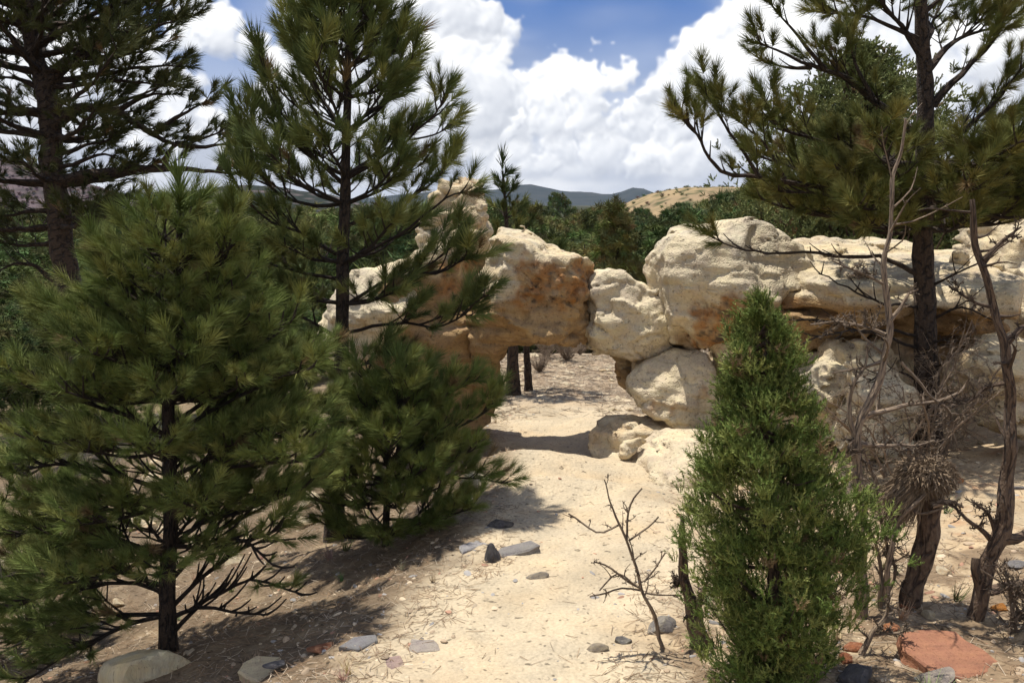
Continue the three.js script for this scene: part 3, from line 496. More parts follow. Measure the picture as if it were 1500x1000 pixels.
slab('leaning_slab', 'long grey slab lying against the standing dark slate', 759, 808, 58, 0.05, 0.04, 9, [0.27, 0.255, 0.25], { roll: 0.2, tilt: 0.12, sunk: 0.6, corners: 6 });
slab('flat_grey_stone', 'flat blue grey stone under the small bushy pine', 688, 804, 50, 0.045, 0.025, 10, [0.30, 0.29, 0.30], { sunk: 0.75, corners: 6, turn: 0.8, roll: -0.06 });
lie('charred_lump', 'blackened lump of wood and stone at the tip of a pine shadow', 733, 772, 46, 0.05, 0.05, 11, [0.05, 0.05, 0.05], SLATE, { cuts: 12 });
lie('half_buried_stone', 'narrow grey stone half buried in the middle of the trail', 785, 846, 40, 0.022, 0.03, 12, [0.30, 0.27, 0.24], [0.42, 0.36, 0.28], { cuts: 12, roll: 0.15 });
lie('white_jagged_rock', 'jagged white rock at the edge of the bushy pine by the trail', 697, 716, 56, 0.13, 0.13, 13, [0.66, 0.56, 0.40], PALE, { cuts: 20, roll: 0.2 });
lie('grey_pebble', 'small grey stone on the sand below the bare sapling', 910, 939, 34, 0.025, 0.03, 14, [0.36, 0.34, 0.30], SLATE2, { cuts: 12, roll: 0.15 });
lie('flat_pebble', 'thin brownish flat stone on the sand next to the grey pebble', 872, 951, 42, 0.016, 0.03, 15, [0.37, 0.32, 0.26], [0.45, 0.38, 0.28], { cuts: 12 });
lie('stump_stone', 'grey stone between the bare sapling and the rotten stub', 968, 925, 60, 0.05, 0.05, 16, [0.38, 0.35, 0.30], SLATE2, { cuts: 14, roll: 0.2 });
slab('red_slab', 'large flat red sandstone slab on the ground by the bent oak', 1386, 966, 160, 0.15, 0.04, 17, [0.34, 0.165, 0.105], { tilt: 0.07, roll: -0.03, turn: 0.1, corners: 11, sunk: 0.45 });
lie('dark_slate_block', 'dark slate block beneath the juniper beside the red slab', 1252, 998, 80, 0.05, 0.06, 18, [0.10, 0.10, 0.11], SLATE, { cuts: 14 });
lie('grey_pointed_stone', 'grey pointed stone leaning on the front of the red slab', 1372, 1004, 66, 0.035, 0.045, 19, [0.34, 0.30, 0.27], [0.42, 0.36, 0.31], { cuts: 14, roll: 0.2, lift: 0.6 });
for (const [x, y, w, l, c1, c2] of [
  [1254, 950, 46, 'red stone chip wedged by the juniper foot', RED, RED2], [1306, 926, 34, 'orange red chip behind the large red slab', [0.46, 0.2, 0.09], RED2], [1333, 890, 26, 'small red chip at the foot of the shredded stump', RED, RED2],
  [1466, 893, 26, 'bright orange chip beside the bent oak foot', [0.50, 0.2, 0.04], [0.46, 0.22, 0.08]], [1240, 968, 30, 'dark red chip lowest under the juniper', [0.30, 0.12, 0.07], RED], [1405, 705, 24, 'orange stone in brush above the sandy slope', [0.5, 0.2, 0.05], RED2], [1362, 905, 20, 'small pale chip behind the red slab', CREAM, PALE], [1488, 717, 40, 'dark grey stone past the bent oak trunk', SLATE, SLATE2], [1490, 830, 40, 'blue grey stone on the sandy slope by the oak', [0.3, 0.29, 0.29], SLATE2],
]) lie('stone_chip', l, x, y, w, 0.022, 0.035, Math.round(x + y), c1, c2, { cuts: 12, category: 'stone' });
const offPath0 = (x, z) => { const [c, w] = path(-z); return Math.abs(x - c) - w; };
// pale rocks strewn on the slope behind the young pines
{
  const geos = [31, 32, 33, 34, 35, 36].map((s, i) => stoneGeo(s, 10 + i * 2, 1, 3, i % 2 ? [0.62, 0.52, 0.36] : [0.5, 0.36, 0.22], PALE)), r = rng(91);
  for (let k = 0; k < 70; k++) {
    const x = -0.5 - 4.6 * Math.pow(r(), 0.8), z = -4.3 - 7.0 * r(), s = 0.05 + 0.19 * r() * r(); if (x > -0.9 && z > -6.6) continue;
    stone('slope_rock', 'pale tan rock strewn on the slope behind the young pines', geos[k % 6], on(x, z, s * 0.15), s * (0.8 + 0.8 * r()), s * (0.5 + 0.5 * r()), s * (0.8 + 0.5 * r()), r() * 6.3, 0.3 * (r() - 0.5), 'pale rocks strewn behind the pines', 0, 'rock');
  }
  for (let k = 0; k < 45; k++) {
    const z = -8.6 - 5.4 * r(), x = -0.6 + 3.2 * r() + (r() - 0.5), s = 0.03 + 0.09 * r() * r(), e = offPath0(x, z); if (e < -0.25 && z > -10) continue;
    stone('trailside_stone', 'dull tan stone on the littered ground beyond the arch opening', geos[k % 6], on(x, z, s * 0.1), s * (0.9 + 0.8 * r()), s * 0.6, s, r() * 6.3, 0.2 * (r() - 0.5), 'stones beyond the arch');
  }
  for (let k = 0; k < 70; k++) {
    const x = 1.45 + 2.6 * r(), z = -2.6 - 3.4 * r(), s = 0.015 + 0.06 * r() * r();
    stone('slope_stone', 'small tan stone on the sandy slope between the bare shrubs', geos[k % 6], on(x, z, s * 0.1), s * (0.9 + 0.8 * r()), s * 0.6, s, r() * 6.3, 0.2 * (r() - 0.5), 'small tan stones on the sandy slope');
  }
}

// ───────────────────────── wood ─────────────────────────
class Wood {
  constructor() { this.p = []; this.n = []; this.t = []; this.i = []; }
  tube(pts, rad, sides = 6, knots = 0, seed = 0) {                    // a tapered tube along points with a radius each
    const base = this.p.length / 3, T = V(), N = V(), B = V(), up = V(0.31, 0.2, 0.93).normalize(); let len = 0;
    pts.forEach((c, k) => {
      T.copy(pts[Math.min(k + 1, pts.length - 1)]).sub(pts[Math.max(k - 1, 0)]).normalize();
      N.copy(up).addScaledVector(T, -up.dot(T)); if (N.lengthSq() < 1e-3) N.set(1, 0, 0).addScaledVector(T, -T.x); N.normalize(); B.crossVectors(T, N);
      if (k) len += c.distanceTo(pts[k - 1]);
      for (let s = 0; s <= sides; s++) {
        const a = s / sides * Math.PI * 2, ca = Math.cos(a), sa = Math.sin(a), r = rad[k] * (1 + knots * noise(ca * 1.3 + seed, len * 9, sa * 1.3));
        this.p.push(c.x + (N.x * ca + B.x * sa) * r, c.y + (N.y * ca + B.y * sa) * r, c.z + (N.z * ca + B.z * sa) * r); this.n.push(N.x * ca + B.x * sa, N.y * ca + B.y * sa, N.z * ca + B.z * sa); this.t.push(s / sides, len * 2.2);
      }
      if (k) for (let s = 0; s < sides; s++) { const a = base + (k - 1) * (sides + 1) + s, b = a + sides + 1; this.i.push(a, a + 1, b, a + 1, b + 1, b); }
    });
    const c = pts[pts.length - 1], e = this.p.length / 3; this.p.push(c.x, c.y, c.z); this.n.push(T.x, T.y, T.z); this.t.push(0.5, len * 2.2);
    for (let s = 0; s < sides; s++) { const a = e - sides - 1 + s; this.i.push(a, a + 1, e); }
  }
  build(name, mat, parent) {
    const g = new THREE.BufferGeometry(), o = parent.position; for (let k = 0; k < this.p.length; k += 3) { this.p[k] -= o.x; this.p[k + 1] -= o.y; this.p[k + 2] -= o.z; }
    g.setAttribute('position', new THREE.Float32BufferAttribute(this.p, 3)); g.setAttribute('normal', new THREE.Float32BufferAttribute(this.n, 3)); g.setAttribute('uv', new THREE.Float32BufferAttribute(this.t, 2)); g.setIndex(this.i); if (this.p.length > 900) g.computeVertexNormals();
    const m = shade(new THREE.Mesh(g, mat)); m.name = name; parent.add(m); return m;
  }
}
const curve = (pts, n) => new THREE.CatmullRomCurve3(pts, false, 'centripetal').getPoints(n);
const taper = (n, a, b, e = 1) => Array.from({ length: n + 1 }, (_, i) => mix(a, b, Math.pow(i / n, e)));
function wobble(pts, amp, seed, freq = 3) { return pts.map((p, i) => { const f = amp * Math.min(1, i / 3); return p.clone().add(V(noise(p.x * freq + seed, p.y * freq, p.z * freq), noise(p.x * freq, p.y * freq + 9 + seed, p.z * freq), noise(p.x * freq, p.y * freq, p.z * freq + 5 + seed)).multiplyScalar(f)); }); }
const rdir = (r) => { const z = r() * 2 - 1, a = r() * 6.283, s = Math.sqrt(1 - z * z); return V(s * Math.cos(a), z, s * Math.sin(a)); };

// ───────────────────────── pines ─────────────────────────
function tuftGeo(seed, n, len, w, shoot = 0.13) {                     // a shoot along +y, needles fanning round and forward
  const r = rng(seed), pos = [], nor = [], a = V(), dir = V(), side = V(), nn = V(), mid = V(), tip = V();
  for (let k = 0; k < n; k++) {
    const h = shoot * Math.pow(r(), 0.7), az = r() * 6.283, open = (0.22 + 0.72 * r()) * (1.15 - 0.6 * h / shoot), l = len * (0.75 + 0.35 * r());
    a.set(0, h, 0); dir.set(Math.cos(az) * Math.sin(open), Math.cos(open), Math.sin(az) * Math.sin(open));
    side.copy(rdir(r)).cross(dir).normalize(); nn.crossVectors(side, dir);
    mid.copy(a).addScaledVector(dir, l * 0.55); tip.copy(a).addScaledVector(dir, l).addScaledVector(nn, l * 0.08 * (r() - 0.3)); tip.y -= l * 0.04;
    const q = (v, s) => [v.x + side.x * s, v.y + side.y * s, v.z + side.z * s], A0 = q(a, w * 0.8), A1 = q(a, -w * 0.8), C = q(tip, 0);
    pos.push(...A0, ...A1, ...C);
  }
  const g = new THREE.BufferGeometry(); g.setAttribute('position', new THREE.Float32BufferAttribute(pos, 3)); g.computeVertexNormals(); return g;
}
const TUFT_NEAR = [tuftGeo(1, 105, 0.145, 0.0034), tuftGeo(2, 90, 0.17, 0.0034)], TUFT_MID = [tuftGeo(3, 110, 0.15, 0.0042), tuftGeo(4, 100, 0.165, 0.0042)], TUFT_FAR = [tuftGeo(5, 54, 0.17, 0.0075), tuftGeo(6, 46, 0.18, 0.0075)];
class Tufts {
  constructor() { this.m = [[], []]; this.c = [[], []]; }
  add(at, dir, s, col) { const q = new THREE.Quaternion().setFromUnitVectors(V(0, 1, 0), dir.clone().normalize()), k = (this.m[0].length + this.m[1].length) % 2; this.m[k].push(new THREE.Matrix4().compose(at, q, V(s, s, s))); this.c[k].push(col); }
  get count() { return this.m[0].length + this.m[1].length; }
  merge(name, geos, mat, parent) {                                   // every needle in one mesh about the thing's base
    const count = this.m.reduce((s, m, k) => s + m.length * geos[k].attributes.position.count, 0), P0 = new Float32Array(count * 3), N0 = new Float32Array(count * 3), C0 = new Float32Array(count * 3); let w = 0; const v = V(), q = parent.position, R3 = new THREE.Matrix3();
    geos.forEach((g, k) => { const gp = g.attributes.position, gn = g.attributes.normal; this.m[k].forEach((m, i) => { R3.getNormalMatrix(m); for (let j = 0; j < gp.count; j++, w += 3) { v.fromBufferAttribute(gp, j).applyMatrix4(m); P0[w] = v.x - q.x; P0[w + 1] = v.y - q.y; P0[w + 2] = v.z - q.z; v.fromBufferAttribute(gn, j).applyMatrix3(R3).normalize(); N0[w] = v.x; N0[w + 1] = v.y; N0[w + 2] = v.z; C0.set(this.c[k][i], w); } }); });
    const g = new THREE.BufferGeometry(); g.setAttribute('position', new THREE.BufferAttribute(P0, 3)); g.setAttribute('normal', new THREE.BufferAttribute(N0, 3)); g.setAttribute('color', new THREE.BufferAttribute(C0, 3));
    const o = shade(new THREE.Mesh(g, mat)); o.name = name; o.userData.kind = 'stuff'; parent.add(o);
  }
  build(name, geos, mat, parent) {
    const o = new THREE.Matrix4().makeTranslation(-parent.position.x, -parent.position.y, -parent.position.z);
    geos.forEach((g, k) => {
      if (!this.m[k].length) return; const im = shade(new THREE.InstancedMesh(g, mat, this.m[k].length)); const c = new THREE.Color();
      this.m[k].forEach((m, i) => { im.setMatrixAt(i, m.clone().premultiply(o)); im.setColorAt(i, c.setRGB(...this.c[k][i])); });
      im.name = name; im.userData.kind = 'stuff'; parent.add(im);
    });
  }
}
// a limb with side twigs and needle tufts
function limb(wood, tufts, pts, o, r) {
  const L = pts.reduce((s, p, i) => i ? s + p.distanceTo(pts[i - 1]) : 0, 0), n = Math.max(6, Math.ceil(L / 0.09)), c = wobble(curve(pts, n), 0.03 * Math.min(1, L), r() * 50, 6);
  wood.tube(c, taper(n, o.r0, o.r1 ?? 0.004, 0.8), o.sides ?? 6, 0.15);
  const T = V(), S = V(), col = () => { const k = 0.72 + 0.6 * r(), y = r(); return (y < 0.018 ? [0.18, 0.125, 0.06] : mix3(o.color, o.color2 ?? o.color, y * y)).map((v) => v * k); };
  const start = o.start ?? 0.35, step = o.step ?? 0.10, m = Math.floor(L * (1 - start) / step);
  for (let k = 0; k <= m; k++) {
    const t = clamp(start + (1 - start) * (k + r() * 1.6 - 0.5) / Math.max(1, m)), i = Math.min(n - 1, Math.floor(t * n)), p = c[i].clone().lerp(c[i + 1], t * n - i);
    T.copy(c[i + 1]).sub(c[i]).normalize(); S.crossVectors(T, V(0, 1, 0)).normalize().multiplyScalar((k % 2 ? 1 : -1) * (0.5 + 0.5 * r()));
    const dir = T.clone().multiplyScalar(0.75).add(S.multiplyScalar(o.spread ?? 0.8)).add(V(0, (o.lift ?? 0.35) * (0.4 + r()), 0)).addScaledVector(rdir(r), 0.25).normalize();
    const l = (o.twig ?? 0.28) * (1.1 - 0.7 * t) * (0.55 + 0.7 * r()), end = p.clone().addScaledVector(dir, l).add(V(0, l * 0.18, 0)), midp = p.clone().addScaledVector(dir, l * 0.5);
    const gapped = o.gap && noise(p.x * o.gap, p.y * o.gap * 1.3, p.z * o.gap) < (o.gapAt ?? -0.25); if (gapped && r() < 0.8) continue;
    const tw = curve([p, midp, end], 4); wood.tube(tw, taper(4, Math.min(o.r0 * 0.45, 0.009), 0.003), 4);
    if (r() > (o.bare ?? 0) && !gapped) {
      const d = end.clone().sub(midp).normalize(); tufts.add(end, d.clone().addScaledVector(rdir(r), 0.15), (o.size ?? 1) * (0.65 + 0.65 * r()), col());
      if (l > 0.16 * (o.size ?? 1)) { tufts.add(tw[3], d.clone().addScaledVector(rdir(r), 0.7), (o.size ?? 1) * (0.5 + 0.5 * r()), col()); if (r() < 0.5) tufts.add(tw[2], d.clone().addScaledVector(rdir(r), 0.9), (o.size ?? 1) * (0.6 + 0.3 * r()), col()); }
      if (l > 0.26 * (o.size ?? 1)) for (const s of [-1, 1]) { const sd = d.clone().add(V(-d.z, 0.2, d.x).multiplyScalar(s * 0.9)).normalize(), e2 = tw[2].clone().addScaledVector(sd, l * 0.45); wood.tube([tw[2], e2], [0.004, 0.003], 4); tufts.add(e2, sd, (o.size ?? 1) * (0.7 + 0.3 * r()), col()); }
    }
  }
  if ((o.bare ?? 0) < 0.9) { const e = c[n], d = e.clone().sub(c[n - 1]).normalize(); tufts.add(e, d, (o.size ?? 1) * 1.1, col()); tufts.add(c[n - 1], d.clone().addScaledVector(rdir(r), 0.5), (o.size ?? 1), col()); }
}
// trunk and limbs given as [px, py] runs at the tree's own distance; dz: how far the tip stands in front of (+) or behind (-) the trunk
function pine(name, label, o) {
  const r = rng(o.seed), base = o.base, D = -base.z, g = thing(name, label, 'pine tree', base, o.group), tufts = new Tufts();
  const trunkPts = [base.clone().add(V(0, -0.12, 0)), ...o.trunk.map(([x, y, dd = 0]) => P(x, y, D + dd))], nT = 40, tc = wobble(curve(trunkPts, nT), o.wob ?? 0.015, o.seed, 2);
  const w = new Wood(); w.tube(tc, taper(nT, o.r0, o.r1, 0.9).map((v, i) => v * (1 + 0.35 * Math.exp(-i / 2))), 10, 0.22, o.seed); w.build('trunk', o.bark ?? M.bark, g);
  for (const L of o.limbs ?? []) {
    const b = new Wood(), n = L.p.length, pts = L.p.map(([x, y], i) => P(x, y, D - (L.dz ?? (r() - 0.5) * 0.5) * Math.pow(i / (n - 1), 1)));
    limb(b, tufts, pts, { ...o.limb, ...L }, r);
    for (const s of L.sub ?? []) limb(b, tufts, s.map(([x, y], i) => P(x, y, D - (L.dz ?? 0) * 0.7 - 0.1 * i * (r() - 0.5))), { ...o.limb, ...L, r0: (L.r0 ?? o.limb.r0) * 0.5, start: 0.4 }, r);
    b.build('branch', o.bark ?? M.bark, g);
  }
  for (const q of o.whorls ?? []) {                                   // [height fraction along trunk, number, length, rise angle]
    const [t, num, len, rise] = q, i = Math.min(nT - 1, Math.floor(t * nT)), p = tc[i], a0 = r() * 6.283;
    for (let k = 0; k < num; k++) {
      const az = a0 + (k + 0.5 * r()) / num * 6.283, l = len * (0.75 + 0.45 * r()), ri = rise + 0.25 * (r() - 0.5);
      if (o.skip && o.skip(az, t)) continue;
      const h = V(Math.cos(az), 0, Math.sin(az)), p1 = p.clone().addScaledVector(h, l * 0.5 * Math.cos(ri)).add(V(0, l * 0.5 * Math.sin(ri), 0)), p2 = p.clone().addScaledVector(h, l * 0.95 * Math.cos(ri)).add(V(0, l * (Math.sin(ri) * 0.95 + 0.12), 0));
      const b = new Wood(); limb(b, tufts, [p, p1, p2], o.limb, r); b.build('branch', o.bark ?? M.bark, g);
    }
  }
  if (o.crown) { const e = tc[nT]; tufts.add(e, V(0, 1, 0), 1.2, o.limb.color); for (let k = 0; k < 5; k++) tufts.add(tc[nT - 1 - (k % 3)], V(Math.cos(k * 2.5), 0.7, Math.sin(k * 2.5)), 0.95, o.limb.color); }
  tufts.merge('needles', o.geos, M.needle, g);
  return g;
}
const GREEN = [0.115, 0.150, 0.038], OLIVE = [0.23, 0.235, 0.070], DEEP = [0.040, 0.066, 0.020];
// the young pine by the trail
pine('young_pine', 'bushy young pine with long needles and bare lower twigs beside the trail', {
  seed: 11, base: G(243, 958), trunk: [[247, 850], [248, 700], [250, 540], [256, 440], [260, 360], [264, 305]], r0: 0.042, r1: 0.008, geos: TUFT_NEAR, crown: true,
  limb: { r0: 0.013, color: GREEN, color2: OLIVE, step: 0.031, start: 0.16, twig: 0.22, size: 0.5, gap: 3.4, gapAt: -0.38 },
  whorls: [[0.24, 7, 0.54, 0.0], [0.31, 8, 0.54, 0.05], [0.38, 8, 0.52, 0.05], [0.45, 8, 0.47, 0.1], [0.52, 8, 0.43, 0.1], [0.59, 7, 0.37, 0.15], [0.66, 7, 0.31, 0.2], [0.73, 6, 0.26, 0.25], [0.8, 6, 0.2, 0.3], [0.87, 5, 0.14, 0.35], [0.94, 4, 0.09, 0.4]],
  limbs: [
    { p: [[246, 870], [180, 850], [90, 860], [20, 890]], dz: 0.25 }, { p: [[246, 820], [150, 780], [60, 770], [-30, 800]], dz: 0.1 }, { p: [[246, 900], [170, 920], [90, 960], [20, 1010]], dz: 0.3 },
    { p: [[250, 890], [300, 840], [360, 800], [430, 790]], dz: -0.1, bare: 0.8 }, { p: [[250, 905], [290, 890], [340, 895], [390, 900]], dz: 0.15, bare: 1 }, { p: [[250, 850], [300, 800], [350, 790], [400, 830]], dz: 0.2, bare: 1 }, { p: [[248, 880], [210, 850], [160, 840], [120, 860]], dz: -0.1, bare: 0.9 }, { p: [[250, 930], [300, 880], [370, 850], [440, 870]], dz: 0.1, bare: 0.9 }, { p: [[250, 800], [310, 760], [380, 740], [440, 720]], dz: 0 },
    { p: [[250, 640], [330, 590], [400, 560], [455, 540]], dz: 0.1 }, { p: [[250, 590], [330, 540], [390, 500], [425, 470]], dz: 0.0 }, { p: [[248, 700], [330, 660], [400, 640], [450, 640]], dz: 0.15 }, { p: [[250, 760], [330, 730], [410, 720], [470, 700]], dz: -0.35 }, { p: [[250, 680], [330, 620], [410, 600], [475, 590]], dz: -0.3 }, { p: [[250, 720], [320, 690], [400, 680], [460, 670]], dz: 0.3 }, { p: [[252, 620], [330, 570], [400, 540], [465, 520]], dz: -0.35 }, { p: [[248, 720], [150, 690], [70, 680], [0, 690]], dz: 0.2 }, { p: [[246, 900], [150, 900], [60, 930], [-20, 960]], dz: 0.0 }, { p: [[246, 860], [140, 830], [40, 830], [-40, 860]], dz: -0.2 }, { p: [[250, 640], [160, 600], [80, 580], [20, 560]], dz: 0.1 }, { p: [[252, 540], [170, 490], [110, 470], [70, 460]], dz: 0 },
    { p: [[255, 500], [300, 440], [325, 380], [340, 330]], dz: 0 }, { p: [[255, 500], [215, 450], [175, 410], [150, 370]], dz: 0.05 },
  ],
});
pine('edge_sapling_pine', 'small pine sapling crowding the bare lower trunk of the bushy young pine', {
  seed: 15, base: G(40, 935), trunk: [[40, 880], [38, 800], [36, 720], [40, 660]], r0: 0.022, r1: 0.006, geos: TUFT_NEAR, crown: true,
  limb: { r0: 0.009, color: GREEN, color2: OLIVE, step: 0.045, start: 0.2, twig: 0.17, size: 0.56, gap: 3.4 },
  whorls: [[0.15, 6, 0.34, 0.05], [0.28, 6, 0.36, 0.1], [0.42, 6, 0.34, 0.2], [0.56, 6, 0.28, 0.3], [0.7, 5, 0.22, 0.4], [0.85, 4, 0.14, 0.5]],
});
// the tall slender pine
pine('slender_pine', 'tall slender pine with upswept branches standing between the arch and young pine', {
  seed: 21, base: G(488, 788), trunk: [[494, 640], [500, 480], [503, 360], [507, 240], [510, 120], [511, 40], [512, 2]], r0: 0.062, r1: 0.008, geos: TUFT_MID, crown: true,
  limb: { r0: 0.014, color: [0.092, 0.122, 0.038], color2: OLIVE, step: 0.045, start: 0.28, twig: 0.21, size: 0.68, gap: 2.5, gapAt: -0.5 },
  limbs: [
    { p: [[508, 92], [472, 62], [455, 22]], dz: 0.1 }, { p: [[512, 96], [536, 75], [556, 42]], dz: -0.1 }, { p: [[511, 50], [492, 30], [482, 8]], dz: 0.1 }, { p: [[511, 52], [530, 32], [538, 8]], dz: -0.1 },
    { p: [[507, 145], [470, 112], [432, 72]], dz: 0.2 }, { p: [[504, 190], [466, 138], [444, 92]], dz: -0.25 }, { p: [[512, 142], [560, 130], [602, 92]], dz: 0.15 }, { p: [[511, 190], [548, 160], [585, 140]], dz: -0.3 },
    { p: [[508, 262], [556, 232], [625, 182], [652, 140]], dz: 0.2, sub: [[[600, 205], [635, 198], [655, 188]]] }, { p: [[502, 268], [470, 240], [436, 195], [400, 145], [386, 102]], dz: 0.1, sub: [[[436, 195], [410, 190], [396, 170]]] },
    { p: [[500, 298], [450, 302], [395, 272], [366, 222], [358, 172]], dz: 0.25, sub: [[[395, 272], [370, 260], [352, 240]], [[420, 290], [410, 250], [405, 225]]] },
    { p: [[492, 372], [440, 342], [390, 322], [352, 275]], dz: 0.35 }, { p: [[492, 408], [428, 396], [372, 380]], dz: 0.3 }, { p: [[510, 330], [580, 300], [640, 262], [655, 235]], dz: -0.2 },
    { p: [[514, 382], [570, 350], [620, 320], [660, 286], [682, 280]], dz: 0.1, step: 0.2 }, { p: [[514, 442], [580, 406], [650, 395], [692, 376]], dz: 0.2, sub: [[[600, 402], [640, 380], [670, 345]]] }, { p: [[510, 487], [580, 472], [650, 476], [712, 432]], dz: 0.3, sub: [[[620, 474], [660, 460], [690, 462]]] },
    { p: [[490, 492], [446, 466], [400, 452]], dz: 0.3 }, { p: [[492, 520], [440, 520], [390, 500]], dz: 0.2 }, { p: [[494, 610], [440, 580], [400, 590]], dz: 0.2 }, { p: [[494, 570], [550, 545], [610, 550]], dz: 0.3 }, { p: [[494, 640], [540, 605], [590, 595]], dz: 0.1 }, { p: [[494, 550], [540, 530], [580, 515]], dz: 0.0 }, { p: [[492, 660], [440, 650], [400, 660]], dz: 0.1 },
  ],
  whorls: [[0.33, 4, 0.55, 0.1], [0.42, 4, 0.6, 0.2], [0.5, 5, 0.55, 0.3], [0.56, 5, 0.5, 0.4], [0.63, 5, 0.48, 0.55], [0.7, 5, 0.42, 0.6], [0.77, 4, 0.32, 0.6], [0.84, 4, 0.24, 0.6], [0.9, 4, 0.16, 0.6]],
});
// the low bushy pine at the trail edge
pine('bushy_sapling_pine', 'low bushy pine sapling at the trail edge under the arch pillar', {
  seed: 31, base: G(562, 800), trunk: [[566, 740], [570, 680], [576, 620], [585, 570]], r0: 0.024, r1: 0.006, geos: TUFT_NEAR, crown: true,
  limb: { r0: 0.010, color: [0.112, 0.150, 0.038], color2: OLIVE, step: 0.032, start: 0.18, twig: 0.19, size: 0.52, gap: 3.4, gapAt: -0.42 },
  whorls: [[0.15, 6, 0.42, 0.1], [0.28, 7, 0.5, 0.2], [0.4, 7, 0.48, 0.3], [0.52, 6, 0.44, 0.4], [0.64, 6, 0.38, 0.5], [0.76, 5, 0.32, 0.6], [0.88, 5, 0.24, 0.8]],
  limbs: [{ p: [[566, 740], [630, 700], [690, 700], [735, 705]], dz: 0.0 }, { p: [[570, 690], [640, 640], [700, 610], [722, 590]], dz: -0.1 }, { p: [[566, 730], [500, 700], [460, 690]], dz: 0.1 }, { p: [[572, 650], [640, 590], [690, 560]], dz: -0.1 }, { p: [[566, 760], [640, 760], [690, 745]], dz: 0.15 }],
});
// the old ponderosa
{
  const base = on(P(106, 480, 10.8).x, -10.8);
  pine('old_ponderosa', 'tall old dark ponderosa with thick forked trunk and long level limbs', {
    seed: 41, base, trunk: [[104, 460], [94, 370], [78, 270], [70, 190], [66, 125], [50, 85], [42, 30], [40, -40]], r0: 0.175, r1: 0.08, geos: TUFT_FAR, wob: 0.04,
    limb: { r0: 0.045, color: [0.060, 0.072, 0.026], color2: [0.11, 0.115, 0.042], step: 0.11, start: 0.28, twig: 0.48, size: 0.92, r1: 0.008, lift: 0.3 },
    limbs: [
      { p: [[68, 125], [100, 92], [150, 62], [205, 42], [262, 30]], r0: 0.09 }, { p: [[60, 110], [30, 70], [5, 40]], r0: 0.08 }, { p: [[70, 140], [35, 118], [0, 112]], r0: 0.06 }, { p: [[70, 120], [130, 112], [200, 100], [265, 96]], r0: 0.05 },
      { p: [[76, 185], [118, 158], [170, 164], [225, 196], [262, 212], [330, 190]], r0: 0.085, sub: [[[225, 196], [260, 170], [300, 150]], [[262, 212], [300, 215], [340, 210]], [[170, 164], [210, 140], [250, 138]]] },
      { p: [[82, 268], [140, 256], [220, 246], [300, 250], [350, 255]], r0: 0.10, step: 0.3, bare: 0.35, sub: [[[240, 248], [248, 220], [275, 205]], [[320, 252], [330, 225], [335, 200]]] },
      { p: [[78, 265], [40, 270], [-10, 262]], r0: 0.08, step: 0.3 }, { p: [[74, 230], [120, 215], [160, 205]], r0: 0.04 }, { p: [[76, 245], [110, 240], [150, 225], [175, 235]], r0: 0.04 }, { p: [[70, 170], [30, 165], [-10, 160]], r0: 0.05 }, { p: [[72, 200], [40, 195], [0, 190]], r0: 0.05 },
      { p: [[48, 70], [100, 40], [160, 10], [220, -10]], r0: 0.06 }, { p: [[44, 40], [90, 10], [130, -20]], r0: 0.05 }, { p: [[44, 50], [10, 20], [-20, 0]], r0: 0.05 }, { p: [[60, 110], [110, 85], [160, 85], [230, 70]], r0: 0.05 }, { p: [[66, 125], [110, 125], [170, 118], [240, 125]], r0: 0.05 },
      { p: [[86, 310], [40, 310], [-10, 320]], r0: 0.05 }, { p: [[86, 320], [130, 320], [180, 310]], r0: 0.05 }, { p: [[90, 350], [40, 360], [-10, 350]], r0: 0.045 }, { p: [[98, 430], [60, 395], [30, 385], [-10, 400]], r0: 0.05, bare: 0.6 }, { p: [[84, 290], [120, 295], [150, 300]], r0: 0.05 },
    ],
    whorls: [[0.30, 4, 1.2, 0.0], [0.38, 5, 1.3, 0.0], [0.48, 5, 1.4, 0.1], [0.55, 5, 1.6, 0.1], [0.68, 6, 1.7, 0.2], [0.76, 6, 1.7, 0.3], [0.85, 7, 1.6, 0.3], [0.92, 6, 1.5, 0.4], [0.98, 6, 1.3, 0.6]],
  });
}
